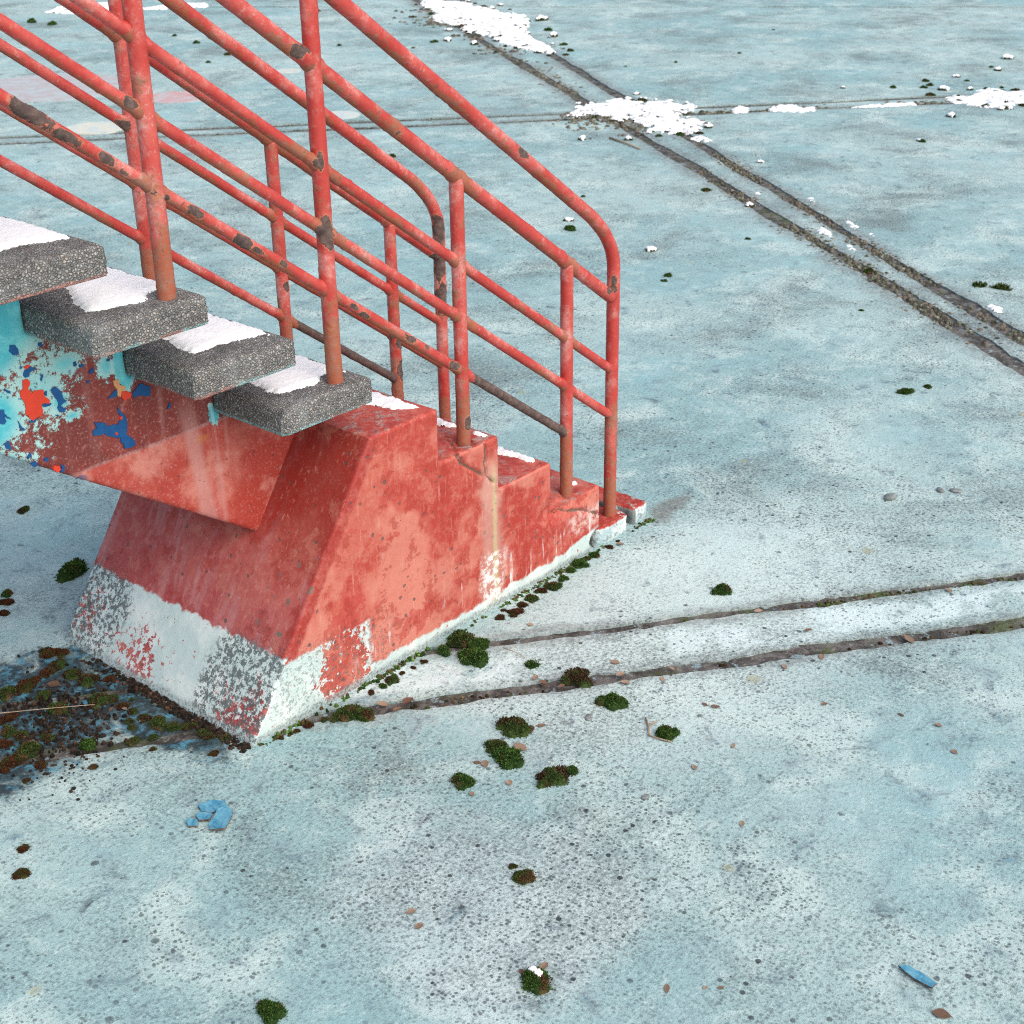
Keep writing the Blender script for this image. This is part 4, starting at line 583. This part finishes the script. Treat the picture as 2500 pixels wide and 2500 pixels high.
# drop duplicate risers: each seat ends where the next lower one begins
bm = prism(pts, YB0, YB1); bmesh.ops.remove_doubles(bm, verts=bm.verts, dist=1e-4)
bmesh.ops.bevel(bm, geom=bm.edges[:], offset=.006, segments=3, affect='EDGES')
bm_ = remeshed(bm, .007)
Q, M_ = vget(bm_); vset(bm_, Q+M_*(fbmv(Q, 6, 2)*.0016+fbmv(Q, 40, 2)*.0006)[:, None])
bm_.materials.append(MB)
beam = link(bpy.data.objects.new('beam', bm_), stair); beam['label'] = 'sloping beam with peeling turquoise, blue and red paint'
for kcol, polys in PATCH.items():
    for i, poly in enumerate(polys):
        fine = []
        for j in range(len(poly)):
            a, b = Vector(poly[j-1]), Vector(poly[j]); nn = max(1, int((b-a).length/.004))
            for t in range(nn):
                p = a.lerp(b, t/nn); fine.append((p.x+.0022*nz((p.x, p.y, 0), 160, i), p.y+.0022*nz((p.x, p.y, 5), 160, i)))
        n = len(fine); th = {'blue': .0026, 'orange': .0030, 'scarlet': .0034}[kcol]
        vs_ = [(x, YB0-th, z) for x, z in fine]+[(x, YB0+.004, z) for x, z in fine]
        mesh_obj('paint_patch', vs_, [tuple(range(n))]+[(q, q+n, (q+1) % n+n, (q+1) % n) for q in range(n)], M_PATCH[kcol], beam, smooth=False)

# treads: one mesh with pebbly relief, shared
bm = bmesh.new(); bmesh.ops.create_cube(bm, size=1, matrix=Matrix.Translation((-TDEP/2, W/2, -TTH/2)) @ Matrix.Diagonal((TDEP, W, TTH, 1)))
tope = [e for e in bm.edges if all(v.co.z > -.01 for v in e.verts)]
bmesh.ops.bevel(bm, geom=tope, offset=.016, segments=4, affect='EDGES', profile=.5)
bmesh.ops.bevel(bm, geom=[e for e in bm.edges if abs(e.verts[0].co.z-e.verts[1].co.z) > .03], offset=.008, segments=2, affect='EDGES')
tm = remeshed(bm, .0042)
Q, M_ = vget(tm)
vd = np.array([(lambda d: d[1]-d[0])(noise.voronoi(Vector(q)*165)[0]) for q in Q])
vset(tm, Q+M_*(((np.minimum(vd, .5)-.25)*.0040+fbmv(Q, 9, 3)*.0035-.0005)*(Q[:, 2] > -TTH+.002))[:, None])
tm.materials.append(MA)
TREADS = {}
for k in range(K):
    o = link(bpy.data.objects.new('tread', tm), stair); o.location = (XTR-k*RUN, 0, ZT+k*RISE)
    TREADS[k] = o

# railings
HOTV = [(Vector(h[:3]), h[3]) for h in HOT]
def tube(name, path, r, parent, seed, bare_seg=None, base_rust=None, ring=.006, seg=18, welds=()):
    path = [Vector(p) for p in path]; pts = []
    for a, b in zip(path, path[1:]):
        n = max(1, int((b-a).length/ring)); pts += [a.lerp(b, i/n) for i in range(n)]
    pts.append(path[-1]); pts = np.array([tuple(p) for p in pts]); n = len(pts)
    T = np.empty_like(pts); T[1:-1] = pts[2:]-pts[:-2]; T[0] = pts[1]-pts[0]; T[-1] = pts[-1]-pts[-2]; T /= np.linalg.norm(T, axis=1)[:, None]
    S = np.array((0, 1., 0)); U = np.cross(S, T); U /= np.linalg.norm(U, axis=1)[:, None]
    an = np.arange(seg)*math.tau/seg; NN = S[None, None]*np.cos(an)[None, :, None]+U[:, None]*np.sin(an)[None, :, None]
    Q = (pts[:, None]+NN*r).reshape(-1, 3); NN = NN.reshape(-1, 3); tz = np.repeat(abs(T[:, 2]), seg)
    ru = .26+.55*fbmv(Q, 6, 3, seed)+np.where(tz < .9, .42*np.maximum(0, -NN[:, 2]), .06)
    if base_rust is not None: ru += .55*ssv(.30, .0, Q[:, 2]-base_rust)
    ba = .9*np.maximum(0, fbmv(Q, 9, 3, seed+3)-.16)+.12*fbmv(Q, 5, 2, seed+3)
    TT = np.repeat(T, seg, 0); wob = 1.0*fbmv(Q, 22, 3, seed+9)+.5*nzv(Q, 9, seed+2)
    for hi_, (h, w) in enumerate(HOTV):
        dv = Q-np.array(h); al = (dv*TT).sum(1); pe = np.linalg.norm(dv-TT*al[:, None], axis=1); st = 1.3+1.4*((hi_*37 % 10)/10)
        ba = np.maximum(ba, 1.15*(1-np.hypot(al/st, pe)/(w*1.15))+.55*wob*(np.hypot(al/st, pe) < w*1.5))
    if bare_seg: ba = np.where((Q[:, 0] > bare_seg[0]) & (Q[:, 0] < bare_seg[1]), np.maximum(ba, .95), ba)
    ru = np.maximum(ru, ba*.9); k = ba+.5*fbmv(Q, 38, 2, seed)
    dr = .0018*ssv(.22, .34, k)*(1-ssv(.40, .52, k))-.0010*ssv(.42, .55, ba)+np.maximum(0, ru-.35)*.0034*np.maximum(0, fbmv(Q, 55, 2, seed+5)+.1)+.0006*nzv(Q, 30, seed)
    for wx in welds: dr = dr+.0032*np.exp(-((abs(Q[:, 0]-wx)-.021)/.006)**2)*(1+.6*nzv(Q, 60, seed)); ru = ru+.4*np.exp(-((Q[:, 0]-wx)/.035)**2)
    I = np.arange(n-1)[:, None]*seg; K_ = np.arange(seg)[None]; K1 = (K_+1) % seg
    F = np.stack([I+K_, I+K1, I+seg+K1, I+seg+K_], -1).reshape(-1, 4)
    o = np_mesh(name, Q+NN*dr[:, None], F, MR, parent, caps=(list(range(seg))[::-1], [(n-1)*seg+k for k in range(seg)]))
    attr(o.data, 'rust', ru); attr(o.data, 'bare', np.maximum(0, ba)); attr(o.data, 'fade_sheen', np.maximum(0, NN[:, 2]*.8-NN[:, 0]*.4))  # faded pipe tops, plus sky sheen painted on the uphill side
    return o
SLP = .735; XL = -2.45
PX = (-.0993, -.5366, -.9792, -1.4268, -1.8745)
def railing(y, seed, far):
    P = lambda x, z: (x, y, z)
    xe = .115; zb = 1.020          # handrail: z = zb - SLP*x
    arc = []; x0 = -.02; A = Vector((x0, zb-SLP*x0)); B = Vector((xe, zb-SLP*xe)); Cc = Vector((xe, .84))
    for i in range(17):
        t = i/16; arc.append(A*(1-t)**2+B*2*t*(1-t)+Cc*t*t)
    h = tube('handrail', [P(XL, zb-SLP*XL)]+[P(*a) for a in arc]+[P(xe, .02)], .0192, stair, seed, base_rust=.05)
    h['label'] = 'pipe handrail on the far side of the flight' if far else 'pipe handrail on the side with the painted plinth flank'
    tube('bar', [P(XL, .834-SLP*XL), P(xe-.01, .834-SLP*(xe-.01))], .0188, h, seed+1, welds=PX)
    for k, z0 in enumerate((.613, .467)):
        tube('bar', [P(XL, z0-SLP*XL), P(xe-.005, z0-SLP*(xe-.005))], .0136, h, seed+2+k, welds=PX)
    tube('bar', [P(XL, .322-SLP*XL), P(-.09, .322+SLP*.09)], .0134, h, seed+5, welds=PX, bare_seg=((-.50, -.09) if not far else (-.50, -.10)))
    for k, (x, zz, full) in enumerate(((-.0993, Z1, 0), (-.5366, Z3, 0), (-.9792, ZT, 1), (-1.4268, ZT+2*RISE, 1), (-1.8745, ZT+4*RISE, 1), (-2.322, ZT+6*RISE, 1))):
        tube('post', [P(x, zz-.03), P(x, (zb if full else .834)-SLP*x-.004)], .0195 if full else .0185, h, seed+7+k, base_rust=zz)
railing(YN, 1.7, False); railing(YF, 31.3, True)

# ================================================================ snow
def snow(name, lab, poly, z0, th, cell, seed, group=None, rag=.012, edge=.03, lump=.5, holes=0):
    xs = [p[0] for p in poly]; ys = [p[1] for p in poly]; m_ = .03
    gx, gy = np.meshgrid(np.arange(min(xs)-m_, max(xs)+m_, cell), np.arange(min(ys)-m_, max(ys)+m_, cell), indexing='ij')
    P = np.stack([gx, gy, gx*0], -1); P2 = P[..., :2]; d = segv(P2, poly+[poly[0]]); d = np.where(insv(P2, poly), d, -d)
    d = d+rag*1.6*fbmv(P, .35/rag, 3, seed)+rag*.6*nzv(P+(0, 0, 1), 1.3/rag, seed)
    e = ssv(0, edge, d)**.6
    z = -.004+e*(th*(1+lump*fbmv(P+(0, 0, 2), .28/edge, 3, seed))+.004)+.0010*nzv(P+(0, 0, 3), 90, seed)
    if holes: z = z-holes*ssv(.08, .24, fbmv(P+(0, 0, 7), .9/edge, 3, seed))
    ok = d > -cell*.6; idx = np.full(ok.shape, -1); idx[ok] = np.arange(ok.sum())
    q = np.stack([idx[:-1, :-1], idx[1:, :-1], idx[1:, 1:], idx[:-1, 1:]], -1).reshape(-1, 4); q = q[(q >= 0).all(1)]
    cx, cy = sum(xs)/len(xs), sum(ys)/len(ys); V = np.stack([gx[ok]-cx, gy[ok]-cy, z[ok]], -1)
    return tag(np_mesh(name, V, q, MS, loc=(cx, cy, z0)), lab, 'snow', group)
for i, (lab, poly, th) in enumerate(SNOW):
    size = max(max(p[0] for p in poly)-min(p[0] for p in poly), max(p[1] for p in poly)-min(p[1] for p in poly))
    snow('snow_patch', lab, [tuple(p) for p in poly], 0.0, th*.45, .012 if size < .6 else .022, i*3.1, None, .045 if size > .6 else .012, .05 if size > .6 else .03, .9, .075 if size > .6 else .03)
def tread_snow(k, near, back, lab, seed):
    x1 = XTR-k*RUN; z = ZT+k*RISE
    poly = [(x1+b, y) for b, y in near]+[(x1-.012, .30), (x1-.014, .50), (x1-.012, .70), (x1-.10, .725), (x1+back, .70), (x1+back-.01, .5), (x1+back+.01, .35)]
    snow('snow_patch', lab, poly, z, .007, .0055, seed, None, .007, .022, .18)
tread_snow(0, [(-.215, .20), (-.228, .127), (-.226, .080), (-.175, .075), (-.133, .066), (-.10, .075), (-.076, .100), (-.05, .095), (-.026, .075), (-.018, .048), (-.012, .14)], -.212, 'snow on the lowest loose tread, just above the red platform', 1)
tread_snow(1, [(-.20, .21), (-.213, .161), (-.222, .10), (-.197, .09), (-.146, .097), (-.096, .088), (-.039, .072), (-.012, .045), (-.010, .19)], -.205, 'snow on the second loose tread up from the red platform', 2)
tread_snow(2, [(-.172, .30), (-.170, .271), (-.20, .211), (-.224, .155), (-.231, .101), (-.22, .078), (-.186, .076), (-.149, .072), (-.108, .063), (-.085, .085), (-.075, .105), (-.045, .100), (-.022, .085), (-.010, .060), (-.010, .169)], -.205, 'snow on the third loose tread up, beside the tall railing post', 3)
tread_snow(3, [(-.21, .26), (-.215, .12), (-.165, .108), (-.115, .114), (-.078, .102), (-.045, .083), (-.012, .085), (-.010, .2)], -.21, 'snow on the fourth loose tread up from the red platform', 4)
for k in (4, 5, 6): tread_snow(k, [(-.21, .26), (-.215, .12), (-.165, .108), (-.078, .102), (-.012, .085), (-.010, .2)], -.21, 'snow on the %s loose tread up from the red platform' % ('fifth', 'sixth', 'seventh')[k-4], 5+k)
snow('snow_patch', 'thin melting snow on the red platform under the lowest loose tread', [(-.700, .72), (-.697, .2), (-.698, .035), (-.735, .052), (-.745, .075), (-.765, .09), (-.765, .14), (-.80, .2), (-.79, .72)], Z4, .007, .0055, 21, None, .010, .015)
snow('snow_patch', 'snow strip on the step below the platform, behind the post', [(-.468, .72), (-.466, .12), (-.478, .115), (-.505, .167), (-.52, .3), (-.51, .72)], Z3, .008, .0055, 22, None, .006, .012)
snow('snow_patch', 'small snow scrap on the step below the platform, beside the post', [(-.468, .085), (-.467, .022), (-.485, .022), (-.490, .062)], Z3, .008, .0045, 23, None, .003, .01)
snow('snow_patch', 'thin snow strip on the middle step of the plinth', [(-.238, .72), (-.236, .045), (-.26, .04), (-.270, .06), (-.266, .10), (-.285, .18), (-.285, .72)], Z2, .007, .0055, 24, None, .007, .012)
snow('snow_patch', 'crumb of snow beside the railing post on the lower step', [(-.060, .075), (-.052, .055), (-.035, .052), (-.030, .07), (-.045, .085)], Z1, .008, .004, 25, None, .003, .008)

# ================================================================ moss
DOME = [0]
def moss_mesh(r, kind, seed):
    rnd = random.Random(seed); spiky = kind == 'spiky'; grass = kind == 'grass'
    n_l = rnd.randint(2, 3) if r < .012 else rnd.randint(4, 8)
    if kind in ('brown', 'rust'): n_l += 2
    lobes = [(0, 0, .62*r)] + [(math.cos(a)*r*rnd.uniform(.35, .85), math.sin(a)*r*rnd.uniform(.25, .70), r*rnd.uniform(.20, .52)) for a in [rnd.uniform(0, 6.28) for _ in range(n_l)]]
    flat = {'green': .78, 'olive': .66, 'brown': .62, 'rust': .42, 'spiky': .35, 'grass': .18}.get(kind, .6)*rnd.uniform(.85, 1.15)
    V, F, T, D = [], [], [], []; N = []
    nu = 40 if r > .012 else 18; nv = 14 if r > .012 else 7
    def hgt(x, y):
        h = 0
        for lx, ly, lr in lobes:
            d = 1-((x-lx)**2+(y-ly)**2)/(lr*lr)
            if d > 0: h = max(h, lr*flat*d**.5)
        return h
    R = r*1.35
    dbias = {'green': .18, 'olive': .32, 'brown': .45, 'rust': .35}.get(kind, 0)
    V.append((0, 0, hgt(0, 0)))
    ro = []
    for i in range(nu):
        x, y = math.cos(math.tau*i/nu), math.sin(math.tau*i/nu); q = 24
        while q > 1 and hgt(x*R*q/24, y*R*q/24) <= 0: q -= 1
        ro.append(R*q/24)
    for j in range(1, nv+1):
        for i in range(nu):
            a = math.tau*i/nu; f = (j/nv)**.75; px, py = math.cos(a)*ro[i]*f, math.sin(a)*ro[i]*f
            V.append((px, py, hgt(px, py) if j < nv else -.003))
    A = np.array(V); k = 1+.55*fbmv(A*(1, 1, 0), 2.6/r, 3, seed); A[:-nu, 2] *= k[:-nu]; A[:, :2] *= (1+.16*nzv(A, 2.5/r, seed))[:, None]
    DOME[0] = len(A); V = [tuple(q) for q in A]; T = [.12+.25*rnd.random() for _ in V]; D = []
    for i in range(nu): F.append((0, 1+i, 1+(i+1) % nu))
    for j in range(nv-1):
        for i in range(nu):
            a = 1+j*nu; F.append((a+i, a+nu+i, a+nu+(i+1) % nu, a+(i+1) % nu))
    me = bpy.data.meshes.new('c'); me.from_pydata(V, [], F); me.update()
    nrm = [v.normal.copy() for v in me.vertices]; bpy.data.meshes.remove(me)
    nb = int(min(1500, max(90, 3.2e6*r*r))) if not spiky else 130
    bl = max(.0030, min(.0075, r*.13)); 
    if spiky: bl = .012
    if grass: nb = 160; bl = .02
    for _ in range(nb):
        i = rnd.randrange(len(nrm)); p = Vector(V[i])+Vector((rnd.gauss(0, 1), rnd.gauss(0, 1), 0))*r*.045; p.z = max(p.z, .0005)
        n = (nrm[i]+Vector((rnd.gauss(0, .45), rnd.gauss(0, .45), rnd.gauss(.15, .35)))).normalized(); l = bl*rnd.uniform(.5, 1.25); w = bl*rnd.uniform(.16, .30) if not (spiky or grass) else bl*.12
        s = n.cross(Vector((rnd.gauss(0, 1), rnd.gauss(0, 1), rnd.gauss(0, 1)))).normalized()*w
        b = len(V); tt = rnd.random()
        V += [tuple(p-s), tuple(p+s), tuple(p+n*l*.6+s*.9), tuple(p+n*l), tuple(p+n*l*.6-s*.9)]; F += [(b, b+1, b+2, b+3, b+4)]
        T += [tt*.6, tt*.6, tt, min(1, tt+.12), tt]
    D = dbias+1.1*fbmv(np.array(V)*(1, 1, 0), .9/r, 2, seed)
    return V, F, T, D
MCACHE = {}
def moss(x, y, r, kind, lab, group, seed):
    rnd = random.Random(seed); snowy = kind in ('snow', 'greensnow'); base = {'snow': 'olive', 'greensnow': 'green', 'spiky': 'green', 'grass': 'olive'}.get(kind, kind)
    mk = {'snow': 'olive', 'greensnow': 'green'}.get(kind, kind)
    small = r < .012 or group and 'far' in group; key = (mk, seed % 6)
    if small and key in MCACHE: me = MCACHE[key]
    else:
        V, F, T, D = moss_mesh(.03 if small else r, mk, seed); me = bpy.data.meshes.new('moss_clump'); me.from_pydata(V, [], F); me.materials.append(MOSSM[base]); attr(me, 'tint', T); attr(me, 'dead', D)
        me.polygons.foreach_set('use_smooth', [True]*len(me.polygons)); me['dome'] = DOME[0]
        if small: MCACHE[key] = me
    k_ = r/.03 if small else 1.0
    o = link(bpy.data.objects.new('moss_clump', me)); o.location = (x, y, 0); o.rotation_euler.z = rnd.uniform(0, 6.28); o.scale = (k_, k_, k_)
    tag(o, lab, 'moss', group)
    if snowy:
        nd = me['dome']; A, Nn = vget(me); A, Nn = A[:nd], Nn[:nd]; hi = A[:, 2].max(); rr = r/k_
        want = A[:, 2]/hi+.55*fbmv(A, 1.1/rr, 3, seed) > (.50 if kind == 'snow' else .98)
        vs_ = A+Nn*rr*.10+np.array((0, 0, rr*.16 if kind == 'snow' else rr*.06)); vs_[~want] = A[~want]*(.97, .97, .90)
        fs = [tuple(p.vertices) for p in me.polygons if max(p.vertices) < nd and any(want[v] for v in p.vertices)]
        us = sorted({v for f_ in fs for v in f_}); ix = {v: i for i, v in enumerate(us)}
        mesh_obj('snow_cap', [tuple(vs_[v]) for v in us], [tuple(ix[v] for v in f_) for f_ in fs], MS, o)
    return o
for i, (x, y, r, kind, lab, grp) in enumerate(MOSS): moss(x, y, r*1.12, kind, lab, grp, 100+i)
# small tufts crowding the far snow drifts and joints
rnd = random.Random(9); far_n = 0
def pick(poly, spread):
    i = rnd.randrange(len(poly)); a, b = poly[i-1], poly[i]; t = rnd.random()
    return a[0]+t*(b[0]-a[0])+rnd.gauss(0, spread), a[1]+t*(b[1]-a[1])+rnd.gauss(0, spread)
for idx, cnt, lab in ((0, 46, 'moss tuft at the rim of the long far snow drift'), (1, 40, 'moss tuft at the rim of the large crossing snow patch'), (6, 20, 'moss tuft at the rim of the wide drift on the far joint')):
    poly = SNOW[idx][1]
    for _ in range(cnt):
        x, y = pick(poly, .11 if idx == 0 else .06); sn = rnd.random() < .5
        moss(x, y, rnd.uniform(.018, .04), 'snow' if sn else rnd.choice(('green', 'olive', 'brown')), ('snow-capped ' if sn else 'bare ')+lab, ('snowy' if sn else 'bare')+' tufts at far drift %s' % ('along the joint', 'at the crossing', 'on the cross joint')[(0, 1, 6).index(idx) if idx != 6 else 2], 900+far_n); far_n += 1
# the litter and moss that fill the joints: nobody could count it
def joint_fill(name, lab, a, b, width, n, seed, lo, hi, mat=None, up=0.0):
    rnd = random.Random(seed); V, F, T, D = [], [], [], []; a, b = Vector(a), Vector(b); d = (b-a); nn = Vector((-d.y, d.x)).normalized()
    for _ in range(n):
        t = rnd.random(); p = a+d*t
        if fbm((p.x*1.0, p.y, 0), 1.6, 3, seed) < rnd.uniform(-.15, .35): continue
        p = p+nn*rnd.gauss(0, width*.5); r = rnd.uniform(lo, hi); k = len(V); h = r*rnd.uniform(.25, .6); g = rnd.random(); dd = rnd.choice((0, 0, 1))
        m_ = 7
        for i in range(m_):
            an = math.tau*i/m_; q = r*rnd.uniform(.7, 1.3); V.append((p.x+math.cos(an)*q, p.y+math.sin(an)*q, -.012+up)); T.append(g*.4); D.append(dd)
        for i in range(m_):
            an = math.tau*i/m_; q = r*rnd.uniform(.35, .7); V.append((p.x+math.cos(an)*q, p.y+math.sin(an)*q, h*rnd.uniform(.5, 1)-.006+up)); T.append(g); D.append(dd)
        V.append((p.x, p.y, h-.005+up)); T.append(g); D.append(dd)
        for i in range(m_): F += [(k+i, k+(i+1) % m_, k+m_+(i+1) % m_, k+m_+i), (k+m_+i, k+m_+(i+1) % m_, k+2*m_)]
    o = mesh_obj(name, V, F, mat or M_LITTER, smooth=False); attr(o.data, 'tint', T); attr(o.data, 'dead', D); return tag(o, lab, 'moss', kind='stuff')
joint_fill('joint_moss', 'low moss and litter filling the near line of the double joint', (2.30, -.34), (4.95, 3.55), .085, 1700, 4, .004, .016, None, .004)
joint_fill('joint_moss', 'low moss and litter filling the far line of the double joint', (2.58, -.23), (5.2, 3.40), .075, 1400, 5, .004, .015, None, .004)
joint_fill('joint_moss', 'litter filling the joint between the crossing and the far drift', (5.1, 3.75), (7.0, 6.5), .16, 700, 6, .008, .03)
joint_fill('joint_moss', 'dark crumbs showing through the crossing snow patch', (5.35, 3.2), (5.05, 4.3), .35, 900, 21, .008, .024, None, .007)
joint_fill('joint_moss', 'dark crumbs scattered round the long far snow drift', (7.0, 6.3), (8.7, 9.0), .45, 1500, 22, .010, .032, None, .007)
joint_fill('joint_moss', 'litter filling the far cross joint beyond the crossing', (5.4, 3.85), (7.7, 1.95), .06, 500, 7, .008, .028)
joint_fill('joint_moss', 'sparse litter in the far cross joint behind the railing', (1.9, 6.88), (5.0, 4.2), .03, 260, 8, .006, .018)
joint_fill('joint_moss', 'thin moss line in the nearer strip joint, plinth side', (-.60, -.165), (.70, -1.12), .016, 420, 10, .003, .009, MOSSM['olive'])
joint_fill('joint_moss', 'sparse moss crumbs in the outer strip joint', (-1.02, -.15), (.42, -1.21), .020, 160, 11, .003, .009, MOSSM['brown'])
joint_fill('joint_moss', 'dark damp litter spread over the joint behind the plinth', (-1.40, .34), (-2.0, .72), .26, 4600, 12, .002, .008, M_DARK, .007)
joint_fill('joint_moss', 'moss crumbs along the gap at the plinth foot', (-1.36, -.012), (.26, -.012), .010, 1500, 13, .003, .008, MOSSM['green'], .007)
joint_fill('joint_moss', 'dark crumbs along the gap at the back of the plinth', (-1.385, 0), (-1.385, .80), .020, 1300, 14, .004, .010, M_DARK, .007)

# ================================================================ leaves, twigs, paint chips
def leaf_mesh(seed):
    rnd = random.Random(seed); n = 7; V, F = [], []; cu = rnd.uniform(.1, .5); wd = rnd.uniform(.20, .36); bend = rnd.uniform(-.25, .25)
    for i in range(n):
        t = i/(n-1); w = wd*math.sin(math.pi*min(1, .06+t*.94))**.75*(1+.15*rnd.uniform(-1, 1)); x = t-.5; off = bend*(x*x)
        z = .05+cu*.5*(x*x)
        V += [(x, off-w, z+w*cu*1.2), (x, off, z), (x, off+w, z+w*cu*.8)]
    for i in range(n-1):
        b = i*3; F += [(b, b+1, b+4, b+3), (b+1, b+2, b+5, b+4)]
    b = len(V); V += [(-.72, bend*.5, .03), (-.72, bend*.5+.02, .05)]; F.append((0, b, b+1, 1))
    me = bpy.data.meshes.new('leaf'); me.from_pydata(V, [], F); me.materials.append(ML); me.polygons.foreach_set('use_smooth', [True]*len(me.polygons)); return me
LM = [leaf_mesh(i) for i in range(7)]
for i, (x, y, s, a) in enumerate(LEAF):
    o = link(bpy.data.objects.new('dry_leaf', LM[i % 7])); o.location = (x, y, .001); o.scale = (s, s, s); o.rotation_euler = (0, 0, a)
    cand = [(math.hypot(x-m_[0], y-m_[1])-m_[2], m_[4]) for m_ in MOSS if m_[5] is None]; dm, ml = min(cand)
    if dm < .05: wh = 'beside the '+ml.split(',')[0].split(' beside')[0].split(' with')[0].split(' alone')[0].split(' touching')[0].split(' where')[0]
    elif seg_dist((x, y), [(-1.05, -.12), (.39, -1.18)]) < .05: wh = 'in the outer dark strip joint'
    elif seg_dist((x, y), [(-.63, -.13), (.65, -1.07)]) < .04: wh = 'in the inner dark strip joint'
    elif x < -1.38 and y > .1: wh = 'in the damp litter behind the plinth'
    elif y > -.09: wh = 'along the foot of the red plinth'
    else: wh = 'loose on the bare blue floor'
    tag(o, 'small dry leaf lying '+' '.join(wh.split()[:11]), 'leaf', 'dry leaves lying '+wh)
def rod(name, pts, r, mat, lab, cat):
    V, F = [], []; seg = 6; pts = [Vector(p) for p in pts]; c = pts[0]
    for i, p in enumerate(pts):
        t = (pts[min(i+1, len(pts)-1)]-pts[max(0, i-1)]).normalized(); s = t.cross(Vector((0, 0, 1))).normalized(); u = s.cross(t)
        for k in range(seg): V.append(tuple(p-c+(s*math.cos(math.tau*k/seg)+u*math.sin(math.tau*k/seg))*r*(1-.4*i/len(pts))))
        if i: F += [((i-1)*seg+k, (i-1)*seg+(k+1) % seg, i*seg+(k+1) % seg, i*seg+k) for k in range(seg)]
    F += [tuple(range(seg))[::-1], tuple((len(pts)-1)*seg+k for k in range(seg))]
    return tag(mesh_obj(name, V, F, mat, loc=tuple(c)), lab, cat)
rod('twig', [(4.671, 3.538, .008), (4.60, 3.36, .010), (4.524, 3.179, .008)], .007, M_TWIG, 'pale straight stick lying near the large crossing snow patch', 'twig')
rod('twig', [(-.664, -.661, .004), (-.69, -.690, .005), (-.72, -.712, .004), (-.716, -.74, .005), (-.706, -.771, .004)], .0024, M_TWIG, 'bent brown twig hooked round the glossy moss cushion', 'twig')
rod('twig', [(-.683, -.685, .004), (-.659, -.693, .006)], .0022, M_TWIG, 'short twig stub between bent twig and moss cushion', 'twig')
rod('twig', [(-1.78, .65, .012), (-1.698, .588, .016), (-1.61, .511, .018), (-1.518, .438, .014)], .0014, M_TWIG, 'long thin stem lying across the litter behind the plinth', 'twig')
rod('twig', [(-.638, -.169, .004), (-.636, -.21, .006), (-.639, -.245, .004)], .0012, M_TWIG, 'hair-thin stem leading to the spiky moss tuft', 'twig')

def chip(parent, poly, z, th, curl, seed, mat=M_CHIP, name='flake'):
    cx = sum(p[0] for p in poly)/len(poly); cy = sum(p[1] for p in poly)/len(poly); pts = []
    for j in range(len(poly)):
        a, b = Vector(poly[j-1]), Vector(poly[j]); n = max(1, int((b-a).length/.005))
        for t in range(n): p = a.lerp(b, t/n); pts.append((p.x+.0012*nz((p.x, p.y, 0), 200, seed), p.y+.0012*nz((p.x, p.y, 4), 200, seed)))
    n = len(pts); rings = [(1, 0), (.7, .5), (.35, .85)]; V, F = [], []
    for f, _ in rings:
        for x, y in pts:
            dx, dy = (x-cx)*f, (y-cy)*f; V.append((cx+dx, cy+dy, z+th+curl*(dx*dx+dy*dy)*7+.0006*nz((x*f, y*f, 2), 70, seed)))
    V.append((cx, cy, z+th)); c = len(V)-1
    for k in range(2):
        for i in range(n): F.append((k*n+i, k*n+(i+1) % n, (k+1)*n+(i+1) % n, (k+1)*n+i))
    for i in range(n): F.append((2*n+i, 2*n+(i+1) % n, c))
    b = len(V); V += [(x, y, max(.0005, V[i][2]-th)) for i, (x, y) in enumerate(pts)]
    top_n = len(F)
    for i in range(n): F.append((i, b+i, b+(i+1) % n, (i+1) % n))
    F.append(tuple(b+i for i in range(n)))
    me = bpy.data.meshes.new(name); me.from_pydata([(x-parent.location.x, y-parent.location.y, q) for x, y, q in V], [], F); me.materials.append(mat); me.materials.append(M_CHIPU)
    for i, p in enumerate(me.polygons): p.material_index = 1 if i >= top_n else 0
    return link(bpy.data.objects.new(name, me), parent)
pc = tag(empty('paint_chip', (-1.612, -.14, 0)), 'thick blue paint chip broken into curling pieces on the floor', 'paint chip')
chip(pc, [(-1.606, -.086), (-1.574, -.094), (-1.556, -.122), (-1.566, -.140), (-1.585, -.130), (-1.600, -.135), (-1.616, -.112)], .002, .004, .3, 1)
chip(pc, [(-1.567, -.143), (-1.572, -.170), (-1.620, -.204), (-1.648, -.182), (-1.634, -.160), (-1.612, -.150), (-1.588, -.134)], .003, .004, .3, 2)
chip(pc, [(-1.620, -.110), (-1.604, -.137), (-1.622, -.150), (-1.640, -.134), (-1.636, -.116)], .004, .004, .4, 3)
chip(pc, [(-1.646, -.106), (-1.640, -.128), (-1.652, -.146), (-1.668, -.128), (-1.660, -.112)], .001, .004, .4, 4)
pc2 = tag(empty('paint_chip', (-1.052, -1.60, 0)), 'narrow bright blue paint sliver lying beside a winged seed', 'paint chip')
chip(pc2, [(-1.050, -1.553), (-1.036, -1.568), (-1.036, -1.600), (-1.046, -1.632), (-1.062, -1.630), (-1.060, -1.590)], .005, .004, .2, 5)
# crumbs of stone on the floor
for i, (x, y, s) in enumerate(((.87, -.52, .022), (1.02, -.62, .016), (1.05, -.66, .016), (-.92, -.85, .010), (-.75, -.55, .012))):
    bm = bmesh.new(); bmesh.ops.create_icosphere(bm, subdivisions=2, radius=s)
    for v in bm.verts: v.co = Vector((v.co.x*1.3, v.co.y*.8, v.co.z*.45))*(1+.35*nz(v.co, 60, i))
    o = bm_obj('stone', bm, plain('grey_stone_%d' % i, (.13, .15, .15), (.24, .26, .26)), loc=(x, y, s*.2)); o.rotation_euler.z = i
    tag(o, 'small flat grey stone lying loose on the floor', 'stone', 'loose stones on the floor')
